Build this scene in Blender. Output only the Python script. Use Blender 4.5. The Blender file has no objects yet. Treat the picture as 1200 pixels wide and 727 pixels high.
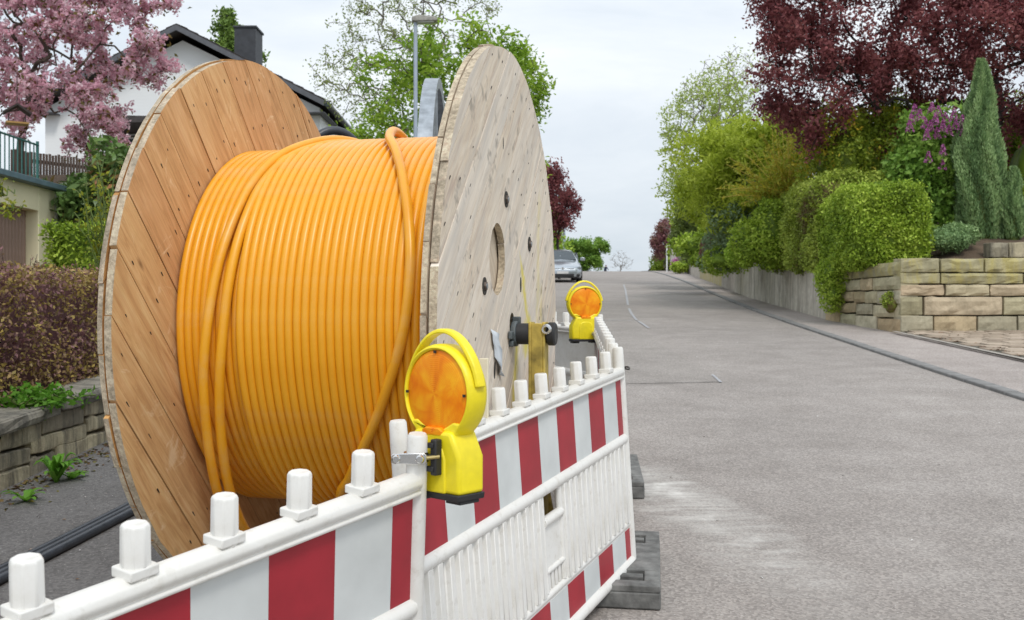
import bpy, math, random
import numpy as np
from mathutils import Vector, Matrix, noise as mnoise
R = math.radians
rng = np.random.default_rng(7)
random.seed(7)
sc = bpy.context.scene
col = sc.collection
EYE = 1.45
F = 1170.0

# ------------------------------------------------------------------ camera, world, light
cd = bpy.data.cameras.new('camera'); cam = bpy.data.objects.new('camera', cd); col.objects.link(cam)
cam.location = (0, 0, EYE); cam.rotation_euler = (R(90), 0, 0)
cd.sensor_width = 36.0; cd.lens = 36.0 * F / 1200.0
cd.clip_start = 0.05; cd.clip_end = 3000
cd.dof.use_dof = True; cd.dof.focus_distance = 3.1; cd.dof.aperture_fstop = 9.0
sc.camera = cam
sc.view_settings.view_transform = 'Standard'; sc.view_settings.look = 'None'
sc.view_settings.exposure = 0.14; sc.view_settings.gamma = 1.0

SUN_EL, SUN_AZ = R(52), R(162)      # soft sun behind thin cloud, behind the camera and to its right
w = bpy.data.worlds.new('World'); sc.world = w; w.use_nodes = True
nt = w.node_tree; nt.nodes.clear()
N = nt.nodes.new; L = nt.links.new
out = N('ShaderNodeOutputWorld'); mix = N('ShaderNodeMixShader')
b1 = N('ShaderNodeBackground'); b2 = N('ShaderNodeBackground')
sky = N('ShaderNodeTexSky'); sky.sky_type = 'NISHITA'; sky.sun_disc = False
sky.sun_elevation = SUN_EL; sky.sun_rotation = SUN_AZ
L(sky.outputs[0], b1.inputs[0]); b1.inputs[1].default_value = 0.12
tc = N('ShaderNodeTexCoord'); mp = N('ShaderNodeMapping'); mp.inputs['Scale'].default_value = (1.4, 1.4, 4.5)
L(tc.outputs['Generated'], mp.inputs[0])
n1 = N('ShaderNodeTexNoise'); n1.inputs['Scale'].default_value = 1.6; n1.inputs['Detail'].default_value = 7; n1.inputs['Roughness'].default_value = .55
n1.inputs['Distortion'].default_value = .4
L(mp.outputs[0], n1.inputs[0])
cr = N('ShaderNodeValToRGB'); L(n1.outputs[0], cr.inputs[0])
cr.color_ramp.elements[0].position = .36; cr.color_ramp.elements[0].color = (.66, .73, .805, 1)
cr.color_ramp.elements[1].position = .64; cr.color_ramp.elements[1].color = (.90, .94, .975, 1)
sep = N('ShaderNodeSeparateXYZ'); L(tc.outputs['Generated'], sep.inputs[0])
mr = N('ShaderNodeMapRange'); mr.inputs['From Min'].default_value = 0; mr.inputs['From Max'].default_value = 1
mr.inputs['To Min'].default_value = .89; mr.inputs['To Max'].default_value = 1.5
L(sep.outputs[2], mr.inputs[0])
L(cr.outputs[0], b2.inputs[0]); L(mr.outputs[0], b2.inputs[1])
mix.inputs[0].default_value = .93
L(b1.outputs[0], mix.inputs[1]); L(b2.outputs[0], mix.inputs[2]); L(mix.outputs[0], out.inputs[0])

sd = bpy.data.lights.new('sun', 'SUN'); sun = bpy.data.objects.new('sun', sd); col.objects.link(sun)
sd.energy = 1.4; sd.angle = R(14); sd.color = (1, .96, .9)
sdir = Vector((math.sin(SUN_AZ) * math.cos(SUN_EL), math.cos(SUN_AZ) * math.cos(SUN_EL), math.sin(SUN_EL)))
sun.rotation_euler = sdir.to_track_quat('Z', 'Y').to_euler()

# ------------------------------------------------------------------ helpers
def at(px, py, Y):
    return np.array([(px - 600) / F * Y, Y, EYE - (py - 363.5) / F * Y])

def tag(o, label=None, cat=None, group=None, kind=None):
    if label: o['label'] = label
    if cat: o['category'] = cat
    if group: o['group'] = group
    if kind: o['kind'] = kind
    return o

def thing(name, loc, rz, label, cat, group=None, rx=0, ry=0):
    o = bpy.data.objects.new(name, None); col.objects.link(o)
    o.empty_display_size = .1
    o.location = loc; o.rotation_euler = (rx, ry, rz)
    return tag(o, label, cat, group)

def mesh_np(name, V, Fc, mats, parent=None, smooth=False, midx=None, attr=None):
    """V (n,3), Fc (m,k) int array with k constant, or list of arrays"""
    me = bpy.data.meshes.new(name)
    V = np.asarray(V, np.float32)
    if isinstance(Fc, np.ndarray):
        m, k = Fc.shape
        me.vertices.add(len(V)); me.vertices.foreach_set('co', V.ravel())
        me.loops.add(m * k); me.polygons.add(m)
        me.loops.foreach_set('vertex_index', Fc.ravel().astype(np.int32))
        me.polygons.foreach_set('loop_start', np.arange(m, dtype=np.int32) * k)
        me.polygons.foreach_set('loop_total', np.full(m, k, np.int32))
        me.update(calc_edges=True)
    else:
        me.from_pydata([tuple(map(float, v)) for v in V], [], [tuple(int(i) for i in f) for f in Fc]); me.update()
    if smooth: me.polygons.foreach_set('use_smooth', np.ones(len(me.polygons), bool))
    if not isinstance(mats, (list, tuple)): mats = [mats]
    for mm in mats: me.materials.append(mm)
    if midx is not None: me.polygons.foreach_set('material_index', np.asarray(midx, np.int32))
    if attr is not None:
        a = me.attributes.new('rnd', 'FLOAT', 'POINT'); a.data.foreach_set('value', np.asarray(attr, np.float32))
    o = bpy.data.objects.new(name, me); col.objects.link(o)
    if parent: o.parent = parent
    return o

class MB:
    def __init__(s): s.v = []; s.f = []; s.m = []; s.cur = 0
    def add(s, V, Fs):
        n = len(s.v); s.v += [tuple(map(float, v)) for v in V]
        for f in Fs: s.f.append(tuple(i + n for i in f)); s.m.append(s.cur)
        return s
    def box(s, c, d, M=None):
        c = np.array(c, float); h = np.array(d, float) / 2
        V = [c + h * np.array(k) for k in ((-1,-1,-1),(1,-1,-1),(1,1,-1),(-1,1,-1),(-1,-1,1),(1,-1,1),(1,1,1),(-1,1,1))]
        if M is not None: V = [M @ Vector(v) for v in V]
        return s.add(V, [(3,2,1,0),(4,5,6,7),(0,1,5,4),(1,2,6,5),(2,3,7,6),(3,0,4,7)])
    def tube(s, pts, r, n=10, cap=True, prof=None, closed=False):
        P = np.array(pts, float); k = len(P)
        r = np.full(k, r) if np.isscalar(r) else np.array(r)
        T = np.gradient(P, axis=0)
        if closed: T = np.roll(P, -1, 0) - np.roll(P, 1, 0)
        T /= np.linalg.norm(T, axis=1)[:, None] + 1e-12
        ref = np.array([0, 0, 1.]) if abs(T[0][2]) < .9 else np.array([1., 0, 0])
        u = np.cross(T[0], ref); u /= np.linalg.norm(u)
        V = []
        for i in range(k):
            u = u - T[i] * (u @ T[i]); u /= np.linalg.norm(u); v = np.cross(T[i], u)
            for j in range(n):
                a = 2 * math.pi * j / n; q = 1 if prof is None else prof(a)
                V.append(P[i] + r[i] * q * (math.cos(a) * u + math.sin(a) * v))
        Fs = [(i*n+j, i*n+(j+1)%n, (i+1)*n+(j+1)%n, (i+1)*n+j) for i in range(k-1) for j in range(n)]
        if closed: Fs += [((k-1)*n+j, (k-1)*n+(j+1)%n, (j+1)%n, j) for j in range(n)]
        elif cap: Fs += [tuple(range(n))[::-1], tuple((k-1)*n+j for j in range(n))]
        return s.add(V, Fs)
    def cyl(s, a, b, r0, r1=None, n=16):
        return s.tube([a, b], [r0, r0 if r1 is None else r1], n)
    def prism(s, poly, y0, y1, axis='y'):
        n = len(poly); V = []
        for y in (y0, y1):
            for p in poly:
                V.append({'y': (p[0], y, p[1]), 'x': (y, p[0], p[1]), 'z': (p[0], p[1], y)}[axis])
        return s.add(V, [tuple(range(n)), tuple(range(2*n-1, n-1, -1))] + [(i+n, (i+1)%n+n, (i+1)%n, i) for i in range(n)])
    def lathe(s, prof, c=(0,0,0), axis='y', n=32):
        V = []; k = len(prof)
        for (r, h) in prof:
            for j in range(n):
                a = 2*math.pi*j/n; x, z = r*math.cos(a), r*math.sin(a)
                p = {'y': (x, h, z), 'x': (h, x, z), 'z': (x, z, h)}[axis]
                V.append((p[0]+c[0], p[1]+c[1], p[2]+c[2]))
        Fs = [(i*n+j, (i+1)*n+j, (i+1)*n+(j+1)%n, i*n+(j+1)%n) for i in range(k-1) for j in range(n)]
        return s.add(V, Fs)
    def build(s, name, mat, parent=None, bevel=0, smooth=False, seg=2, fixn=True):
        me = bpy.data.meshes.new(name); me.from_pydata(s.v, [], s.f)
        mats = mat if isinstance(mat, (list, tuple)) else [mat]
        for m in mats: me.materials.append(m)
        me.polygons.foreach_set('material_index', s.m)
        if fixn:
            import bmesh
            bm = bmesh.new(); bm.from_mesh(me); bmesh.ops.recalc_face_normals(bm, faces=bm.faces); bm.to_mesh(me); bm.free()
        if smooth: me.shade_smooth(); 
        me.update()
        o = bpy.data.objects.new(name, me); col.objects.link(o)
        if smooth: 
            try: me.set_sharp_from_angle(angle=R(42))
            except Exception: pass
        if bevel:
            b = o.modifiers.new('bevel', 'BEVEL'); b.width = bevel; b.segments = seg; b.limit_method = 'ANGLE'; b.angle_limit = R(35)
            b.harden_normals = False
            me.shade_smooth()
            try: me.set_sharp_from_angle(angle=R(50))
            except Exception: pass
        if parent: o.parent = parent
        return o

def dup(o, parent=None, loc=None, rot=None):
    c = o.copy(); col.objects.link(c); c.parent = parent
    if loc is not None: c.location = loc
    if rot is not None: c.rotation_euler = rot
    for ch in list(o.children): dup(ch, c)
    return c

# ------------------------------------------------------------------ materials
def lin(h):
    h = h.lstrip('#'); c = [int(h[i:i+2], 16)/255 for i in (0, 2, 4)]
    return tuple(x/12.92 if x <= .04045 else ((x+.055)/1.055)**2.4 for x in c)

class NM:
    def __init__(s, name):
        s.m = bpy.data.materials.new(name); s.m.use_nodes = True; s.t = s.m.node_tree
        s.p = s.t.nodes['Principled BSDF']; s.o = s.t.nodes['Material Output']
    def n(s, t, **k):
        x = s.t.nodes.new(t)
        for a, b in k.items():
            if a in x.inputs.keys(): x.inputs[a].default_value = b
            else: setattr(x, a, b)
        return x
    def l(s, a, b): s.t.links.new(a, b)
    def coords(s, scale=(1,1,1), rot=(0,0,0), src='Object'):
        tc = s.n('ShaderNodeTexCoord'); m = s.n('ShaderNodeMapping')
        m.inputs['Scale'].default_value = scale; m.inputs['Rotation'].default_value = rot
        s.l(tc.outputs[src], m.inputs[0]); return m.outputs[0]
    def world(s, scale=(1,1,1), rot=(0,0,0)):
        g = s.n('ShaderNodeNewGeometry'); m = s.n('ShaderNodeMapping')
        m.inputs['Scale'].default_value = scale; m.inputs['Rotation'].default_value = rot
        s.l(g.outputs['Position'], m.inputs[0]); return m.outputs[0]
    def noise(s, vec, scale, detail=4, rough=.55, dist=0):
        x = s.n('ShaderNodeTexNoise', Scale=scale, Detail=detail, Roughness=rough, Distortion=dist); s.l(vec, x.inputs[0]); return x.outputs[0]
    def ramp(s, fac, stops, interp='LINEAR'):
        x = s.n('ShaderNodeValToRGB'); r = x.color_ramp; r.interpolation = interp
        while len(r.elements) < len(stops): r.elements.new(.5)
        for e, (p, c) in zip(r.elements, stops):
            e.position = p; e.color = (*c, 1) if len(c) == 3 else c
        s.l(fac, x.inputs[0]); return x.outputs[0]
    def mixc(s, fac, a, b, mode='MIX'):
        x = s.n('ShaderNodeMix'); x.data_type = 'RGBA'; x.blend_type = mode
        for v, i in ((fac, 0), (a, 6), (b, 7)):
            if hasattr(v, 'links'): s.l(v, x.inputs[i])
            elif isinstance(v, (int, float)): x.inputs[i].default_value = v
            else: x.inputs[i].default_value = (*v, 1)
        return x.outputs[2]
    def math(s, op, a, b=0, clamp=False):
        x = s.n('ShaderNodeMath'); x.operation = op; x.use_clamp = clamp
        for v, i in ((a, 0), (b, 1)):
            if hasattr(v, 'links'): s.l(v, x.inputs[i])
            else: x.inputs[i].default_value = v
        return x.outputs[0]
    def bump(s, h, strength=.3, dist=.01):
        x = s.n('ShaderNodeBump', Strength=strength, Distance=dist); s.l(h, x.inputs['Height']); s.l(x.outputs[0], s.p.inputs['Normal'])
    def base(s, c): 
        if hasattr(c, 'links'): s.l(c, s.p.inputs['Base Color'])
        else: s.p.inputs['Base Color'].default_value = (*c, 1)
    def set(s, **k):
        for a, b in k.items(): s.p.inputs[a.replace('_', ' ')].default_value = b
        return s

def simple(name, c, rough=.5, var=.15, scale=8, bump=0, bscale=60, metal=0, bdist=.004, coat=0):
    m = NM(name); v = m.coords()
    d = tuple(x*(1-var) for x in c); l = tuple(min(1, x*(1+var)) for x in c)
    m.base(m.ramp(m.noise(v, scale), [(.3, d), (.7, l)]))
    m.set(Roughness=rough, Metallic=metal)
    if coat: m.p.inputs['Coat Weight'].default_value = coat
    if bump: m.bump(m.noise(v, bscale, 3), bump, bdist)
    return m.m

def leafmat(name, cols, trans=.35, rough=.55):
    m = NM(name)
    a = m.n('ShaderNodeAttribute', attribute_name='rnd')
    n_ = len(cols); st = [((i+.5)/n_, c) for i, c in enumerate(cols)]
    c = m.ramp(a.outputs['Fac'], st)
    m.base(c); m.set(Roughness=rough)
    m.p.inputs['Specular IOR Level'].default_value = .3
    t = m.n('ShaderNodeBsdfTranslucent'); m.l(c, t.inputs[0])
    x = m.n('ShaderNodeMixShader'); x.inputs[0].default_value = trans
    m.l(m.p.outputs[0], x.inputs[1]); m.l(t.outputs[0], x.inputs[2]); m.l(x.outputs[0], m.o.inputs[0])
    return m.m

def mat_asphalt(name, base, dust=True, tint=1.0):
    m = NM(name); v = m.world()
    big = m.noise(v, .35, 3); med = m.noise(v, 2.2, 5, .6); fine = m.noise(v, 95, 2, .6)
    vo = m.n('ShaderNodeTexVoronoi', Scale=85.0); m.l(v, vo.inputs[0])
    c1 = m.ramp(big, [(.3, tuple(x*.88 for x in base)), (.7, tuple(x*1.08 for x in base))])
    c2 = m.mixc(.5, c1, m.ramp(med, [(.3, (.38, .37, .36)), (.72, (.6, .6, .6))]), 'OVERLAY')
    grain = m.ramp(vo.outputs['Color'], [(.12, (.26, .25, .25)), (.5, (.5, .5, .5)), (.88, (.82, .81, .8))])
    c3 = m.mixc(.48, c2, grain, 'OVERLAY')
    c3 = m.mixc(m.ramp(fine, [(.655, (0, 0, 0)), (.705, (.6, .6, .6))]), c3, (.56, .54, .51))
    if dust:   # chalky drag marks left by the works, patch of older surfacing with sealed joints
        g = m.n('ShaderNodeNewGeometry'); sp = m.n('ShaderNodeSeparateXYZ'); m.l(g.outputs['Position'], sp.inputs[0])
        X, Y = sp.outputs[0], sp.outputs[1]
        # band running from (0.85,6.6) to (2.6,3.9)
        dx = m.math('SUBTRACT', X, .80); dy = m.math('SUBTRACT', Y, 6.75)
        s_ = m.math('ADD', m.math('MULTIPLY', dx, .19), m.math('MULTIPLY', dy, -.98))
        n_ = m.math('ADD', m.math('MULTIPLY', dx, .98), m.math('MULTIPLY', dy, .19))
        wob = m.math('MULTIPLY', m.math('SUBTRACT', m.noise(v, 2.0, 4, .6), .5), .5)
        across = m.math('SUBTRACT', 1.0, m.math('MULTIPLY', m.math('ABSOLUTE', m.math('ADD', n_, wob)), 3.2), True)
        along = m.math('MULTIPLY', m.math('MULTIPLY', s_, 2.0, True), m.math('SUBTRACT', 1.3, m.math('MULTIPLY', s_, .42), True), True)
        mpv = m.n('ShaderNodeMapping'); mpv.inputs['Scale'].default_value = (1.6, 7.5, 1); mpv.inputs['Rotation'].default_value = (0, 0, R(-14)); m.l(g.outputs['Position'], mpv.inputs[0])
        streak = m.math('MULTIPLY', m.math('SUBTRACT', m.noise(mpv.outputs[0], 1.5, 3, .5, .6), .34, True), 2.8, True)
        msk = m.math('MULTIPLY', m.math('MULTIPLY', across, along), m.math('ADD', m.math('MULTIPLY', streak, 1.3), .3), True)
        msk = m.math('MULTIPLY', msk, m.math('ADD', m.math('MULTIPLY', m.noise(v, 6, 5, .7), 1.5), -.25, True), True)
        c3 = m.mixc(m.math('MULTIPLY', msk, 1.5, True), c3, (.62, .60, .565))
        pale = m.math('MULTIPLY', m.math('SUBTRACT', m.noise(v, 1.1, 6, .65), .56, True), 2.2, True)
        c3 = m.mixc(m.math('MULTIPLY', pale, .45), c3, (.40, .375, .345))
    m.base(c3); m.set(Roughness=.92); m.p.inputs['Specular IOR Level'].default_value = .25
    m.bump(vo.outputs['Distance'], .35, .006)
    return m.m

def mat_plank(name, ang, c_dark, c_mid, c_light, scuff=None, paint=False, grey=None, edge=False):
    """planks in the local YZ plane of the reel, grain along ang"""
    m = NM(name)
    tc = m.n('ShaderNodeTexCoord'); oi = m.n('ShaderNodeObjectInfo')
    mp = m.n('ShaderNodeMapping'); mp.inputs['Rotation'].default_value = (-ang, 0, 0); m.l(tc.outputs['Object'], mp.inputs[0])
    off = m.n('ShaderNodeVectorMath'); off.operation = 'MULTIPLY_ADD'
    m.l(oi.outputs['Random'], off.inputs[0]); off.inputs[1].default_value = (13, 7, 31); m.l(mp.outputs[0], off.inputs[2])
    st = m.n('ShaderNodeMapping'); st.inputs['Scale'].default_value = (1, 1.0, 9); m.l(off.outputs[0], st.inputs[0])
    g1 = m.noise(st.outputs[0], 3.2, 8, .62, 1.2)
    st2 = m.n('ShaderNodeMapping'); st2.inputs['Scale'].default_value = (1, 1.5, 60); m.l(off.outputs[0], st2.inputs[0])
    g2 = m.noise(st2.outputs[0], 3.0, 4, .6, .3)
    base = m.ramp(g1, [(.28, c_dark), (.5, c_mid), (.74, c_light)])
    base = m.mixc(.28, base, m.ramp(g2, [(.3, (.25, .25, .25)), (.7, (.72, .72, .72))]), 'OVERLAY')
    # knots
    kv = m.n('ShaderNodeMapping'); kv.inputs['Scale'].default_value = (1, 1.6, 4.2); m.l(off.outputs[0], kv.inputs[0])
    vo = m.n('ShaderNodeTexVoronoi', Scale=2.3); vo.inputs['Randomness'].default_value = 1; m.l(kv.outputs[0], vo.inputs[0])
    kn = m.ramp(vo.outputs['Distance'], [(.035, (1, 1, 1)), (.085, (.35, .35, .35)), (.13, (0, 0, 0))])
    base = m.mixc(m.math('MULTIPLY', kn, .75), base, tuple(x*.33 for x in c_dark))
    # plank to plank tint
    base = m.mixc(.42, base, m.ramp(oi.outputs['Random'], [(0, (.36, .35, .34)), (.5, (.5, .5, .5)), (1, (.64, .63, .62))]), 'OVERLAY')
    if scuff:
        sn = m.noise(off.outputs[0], 5.5, 6, .7, 1.8)
        base = m.mixc(m.ramp(sn, [(.60, (0, 0, 0)), (.70, (.6, .6, .6))]), base, scuff)
        sm = m.noise(off.outputs[0], 1.6, 4, .6, .5)
        base = m.mixc(m.ramp(sm, [(.5, (0, 0, 0)), (.75, (.35, .35, .35))]), base, tuple(x*.7 for x in c_dark))
    if grey:
        sn = m.noise(st.outputs[0], 1.3, 5, .65, .8)
        base = m.mixc(m.ramp(sn, [(.42, (0, 0, 0)), (.66, (.75, .75, .75))]), base, grey)
        sp2 = m.noise(off.outputs[0], 9, 3, .6)
        base = m.mixc(m.ramp(sp2, [(.60, (0, 0, 0)), (.70, (.6, .6, .6))]), base, (.20, .175, .15))
    if paint:   # sprayed yellow streaks
        sp = m.n('ShaderNodeSeparateXYZ'); m.l(tc.outputs['Object'], sp.inputs[0]); Yc, Zc = sp.outputs[1], m.math('SUBTRACT', sp.outputs[2], 1.03)
        nz = m.math('MULTIPLY', m.math('SUBTRACT', m.noise(tc.outputs['Object'], 9, 4, .7), .5), .16)
        tot = None
        for (y0, z0, wy, wz, sl) in ((.25, .12, .045, .17, -.55), (.06, -.20, .055, .24, .25), (.30, -.05, .10, .10, .3), (.55, .25, .05, .35, .12), (.62, -.1, .05, .3, 0)):
            d1 = m.math('SUBTRACT', Yc, y0); d2 = m.math('SUBTRACT', Zc, z0)
            q = m.math('ADD', m.math('ABSOLUTE', m.math('DIVIDE', m.math('ADD', m.math('SUBTRACT', d1, m.math('MULTIPLY', d2, sl)), nz), wy)), m.math('POWER', m.math('ABSOLUTE', m.math('DIVIDE', d2, wz)), 4.0))
            k = m.math('SUBTRACT', 1.15, q, True)
            if y0 > .5: k = m.math('MULTIPLY', k, .35)
            tot = k if tot is None else m.math('MAXIMUM', tot, k)
        base = m.mixc(m.math('MULTIPLY', tot, .8, True), base, (.72, .60, .06))
    m.base(base); m.set(Roughness=.72); m.p.inputs['Specular IOR Level'].default_value = .3
    m.bump(g2, .35, .003)
    return m.m

def mat_stone(name, cols, scale=1, streak=None, bump=.6):
    m = NM(name); v = m.world(); oi = m.n('ShaderNodeObjectInfo')
    base = m.ramp(oi.outputs['Random'], [((i+.5)/len(cols), c) for i, c in enumerate(cols)])
    n1 = m.noise(v, 4*scale, 7, .65, .6)
    base = m.mixc(.65, base, m.ramp(n1, [(.25, (.25, .24, .22)), (.7, (.68, .67, .66))]), 'OVERLAY')
    n2 = m.noise(v, 2.1*scale, 5, .7)
    if streak:
        vs = m.world((3.5, 3.5, .6)); ns = m.noise(vs, 1.6, 6, .7, .3)
        base = m.mixc(m.ramp(ns, [(.45, (0, 0, 0)), (.6, (.85, .85, .85))]), base, streak)
    base = m.mixc(m.ramp(n2, [(.58, (0, 0, 0)), (.74, (.5, .5, .5))]), base, tuple(x*.35 for x in cols[0]))
    m.base(base); m.set(Roughness=.9)
    m.bump(m.math('ADD', n1, m.math('MULTIPLY', m.noise(v, 35, 4), .5)), bump, .02)
    return m.m

def mat_white_plastic(name):
    m = NM(name); v = m.coords(); oi = m.n('ShaderNodeObjectInfo')
    n1 = m.noise(v, 5, 7, .7, .4); n2 = m.noise(v, 28, 5, .7)
    base = m.ramp(n1, [(.3, (.72, .70, .65)), (.55, (.81, .80, .77))])
    base = m.mixc(m.ramp(n2, [(.55, (0, 0, 0)), (.74, (.42, .42, .42))]), base, (.46, .42, .35))
    g = m.n('ShaderNodeNewGeometry'); sp = m.n('ShaderNodeSeparateXYZ'); m.l(g.outputs['Normal'], sp.inputs[0])
    up = m.math('MULTIPLY', m.math('SUBTRACT', sp.outputs[2], .3, True), m.math('SUBTRACT', m.math('MULTIPLY', n1, 2.2), .75, True), True)
    base = m.mixc(m.math('MULTIPLY', up, .8), base, (.42, .38, .31))      # dirt lying on upward faces
    m.base(base); m.set(Roughness=.42); m.bump(m.noise(v, 40, 4), .12, .004)
    return m.m

M = {}
def sawn():
    m = NM('sawn_edge'); v = m.coords(); oi = m.n('ShaderNodeObjectInfo')
    b = m.ramp(m.noise(v, 16, 6, .7, .8), [(.3, (.28, .225, .16)), (.5, (.50, .42, .31)), (.7, (.70, .60, .45))])
    b = m.mixc(.5, b, m.ramp(oi.outputs['Random'], [(0, (.34, .34, .34)), (1, (.62, .60, .56))]), 'OVERLAY')
    n2 = m.noise(v, 75, 5, .7); b = m.mixc(.5, b, m.ramp(n2, [(.35, (.2, .2, .2)), (.65, (.75, .75, .75))]), 'OVERLAY')
    m.base(b); m.set(Roughness=.9); m.bump(m.math('ADD', n2, m.noise(v, 16, 4)), .7, .008); return m.m
M['road'] = mat_asphalt('road_asphalt', (.30, .273, .253))
M['walk'] = mat_asphalt('pavement_asphalt', (.35, .312, .29), False)
M['walk_dark'] = mat_asphalt('left_pavement_asphalt', (.145, .140, .138), False)
M['kerb'] = simple('kerb_stone', (.20, .195, .19), .85, .3, 5, .5)
M['soil'] = simple('soil', (.11, .075, .048), .95, .4, 3, .8, 20, bdist=.03)
M['grass'] = simple('grass_ground', (.07, .10, .03), .95, .4, 3, .8, 20, bdist=.03)
M['wood_in'] = mat_plank('pine_inner', R(-47), (.47, .26, .11), (.65, .405, .19), (.75, .53, .285), (.86, .70, .46))
M['wood_in2'] = mat_plank('pine_cross', R(41), (.36, .16, .05), (.55, .29, .1), (.66, .38, .15))
M['wood_out'] = mat_plank('pine_weathered', R(41), (.56, .455, .36), (.75, .65, .535), (.85, .76, .645), None, True, (.58, .53, .475))
M['wood_out2'] = mat_plank('pine_weathered_cross', R(-47), (.44, .35, .26), (.58, .48, .37), (.68, .58, .46))
M['wood_edge'] = sawn()
M['nail'] = simple('nail', (.03, .025, .02), .6)
M['steel'] = simple('galvanised', (.34, .37, .40), .45, .25, 20, .1, 30, .75)
M['zincgrey'] = simple('zinc_paint', (.36, .42, .50), .5, .12, 3)
M['black'] = simple('black_rubber', (.022, .022, .024), .55, .3)
M['hose'] = simple('black_pipe', (.035, .04, .05), .38, .3, 12)
M['chrome'] = simple('chrome', (.7, .7, .7), .2, .1, metal=1)
M['white'] = mat_white_plastic('barrier_plastic')
M['sheet_w'] = simple('reflective_white', (.64, .665, .66), .42, .10, 5, .1, 60)
M['sheet_r'] = simple('reflective_red', (.36, .016, .030), .42, .14, 7)
M['yel'] = simple('lamp_yellow', (.86, .71, .014), .40, .12, 16, .12, 90)
M['foot'] = simple('recycled_rubber', (.155, .155, .148), .85, .5, 14, .5, 70)
M['dirtyellow'] = simple('dirty_yellow_steel', (.40, .29, .055), .6, .55, 14, .3)
M['paper'] = simple('torn_paper', (.62, .66, .70), .8, .1)
M['cream'] = simple('cream_board', (.70, .64, .48), .6, .12, 4)

def mat_cable():
    m = NM('orange_conduit'); v = m.coords()
    m.base(m.ramp(m.noise(v, 5, 5), [(.3, (.84, .36, .012)), (.7, (.91, .43, .026))]) if False else m.mixc(m.ramp(m.noise(v, 9, 6, .7), [(.5, (0, 0, 0)), (.75, (.22, .22, .22))]), m.ramp(m.noise(v, 5, 5), [(.3, (.81, .345, .008)), (.7, (.88, .42, .018))]), (.62, .48, .33)))
    m.set(Roughness=.36); m.p.inputs['Coat Weight'].default_value = .12; m.p.inputs['Coat Roughness'].default_value = .3
    m.p.inputs['Subsurface Weight'].default_value = .0
    m.bump(m.noise(v, 26, 3), .15, .004)
    return m.m
M['cable'] = mat_cable()

def mat_lens():
    m = NM('amber_lens')
    tc = m.n('ShaderNodeTexCoord')
    wv = m.n('ShaderNodeTexWave', Scale=70.0, Distortion=0.0); wv.wave_type = 'RINGS'; wv.rings_direction = 'SPHERICAL'
    mp = m.n('ShaderNodeMapping'); mp.inputs['Scale'].default_value = (1, 0, 1); m.l(tc.outputs['Object'], mp.inputs[0]); m.l(mp.outputs[0], wv.inputs[0])
    # facets of the reflector behind the lens: broad sectors
    sp = m.n('ShaderNodeSeparateXYZ'); m.l(tc.outputs['Object'], sp.inputs[0])
    an = m.math('ARCTAN2', sp.outputs[2], sp.outputs[0])
    sec = m.math('ABSOLUTE', m.math('SINE', m.math('ADD', m.math('MULTIPLY', an, 2.0), .6)))
    sec = m.math('ADD', m.math('MULTIPLY', sec, .22), m.math('MULTIPLY', m.noise(tc.outputs['Object'], 14, 5, .65, 1.2), .85))
    c = m.ramp(sec, [(.30, (.78, .16, .002)), (.52, (.90, .27, .004)), (.75, (.96, .44, .012))])
    c = m.mixc(.10, c, m.ramp(wv.outputs['Fac'], [(0, (.3, .3, .3)), (1, (.7, .7, .7))]), 'OVERLAY')
    m.base(c); m.set(Roughness=.38); m.p.inputs['Specular IOR Level'].default_value = .25
    m.bump(wv.outputs['Fac'], .35, .001)
    return m.m
M['lens'] = mat_lens()

# ------------------------------------------------------------------ terrain functions
def rz(y):
    y = np.asarray(y, float); d = np.clip(y - 57, 0, 120)
    z = .06*np.minimum(y, 57) + .06*d - .00046*d*d + np.maximum(y-177, 0)*(-.0504)
    return z
def interp(pts): 
    a = np.array(pts, float); return lambda y: np.interp(y, a[:, 0], a[:, 1])
_k = interp([(-30,4.3),(9.5,4.87),(14.5,5.15),(21.6,5.55),(30,6.3),(46,7.9),(57,8.8),(69,9.75),(80,10.6),(200,20)])
_l = interp([(-30,-1.4),(10,-1.3),(20,-.85),(30,0),(45,1.2),(60,3.2),(75,5.0),(90,6.4),(200,15)])
def smoothf(f): return lambda y: (f(y-3)+f(y-1.5)+f(y)+f(y+1.5)+f(y+3))/5
kx = smoothf(_k); lx = smoothf(_l)
wx = interp([(-30,6.4),(17,6.66),(20.5,6.42),(30,7.1),(45,8.9),(57,10.2),(70,11.4),(90,13.2),(200,24)])
def wl(y): return np.minimum(-2.92 + 0*np.asarray(y, float), lx(y) - 1.6) if False else np.minimum(-2.92, lx(y)-1.6) + np.clip((np.asarray(y, float)-12), 0, 400)*0

def sheet(name, xa, xb, ys, nx, dz, mat, zf=None, kind='structure'):
    V = []; 
    for y in ys:
        a, b = float(xa(y)), float(xb(y))
        for i in range(nx+1):
            x = a + (b-a)*i/nx
            V.append((x, y, float((zf(x, y) if zf else rz(y))) + dz))
    n = nx+1; m_ = len(ys)
    Fc = np.array([(j*n+i, j*n+i+1, (j+1)*n+i+1, (j+1)*n+i) for j in range(m_-1) for i in range(nx)])
    o = mesh_np(name, V, Fc, mat, smooth=True); tag(o, kind=kind); return o
ys = np.concatenate([np.arange(-25, 20, 1.0), np.arange(20, 130, 2.0), np.arange(130, 260, 10)])
c_ = lambda v: (lambda y: v)
sheet('ground', c_(-900), c_(900), np.array([-60, -25, 0, 20, 40, 57, 65, 73, 80, 90, 100, 115, 130, 150, 177, 300, 900]), 12, -.12, M['grass'])
sheet('road', lx, kx, ys, 6, 0, M['road'])
sheet('sidewalk', lambda y: kx(y)+.14, lambda y: wx(y)+.3, ys, 2, .030, M['walk'])
tag(bpy.data.objects['sidewalk'], kind='structure')
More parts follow.
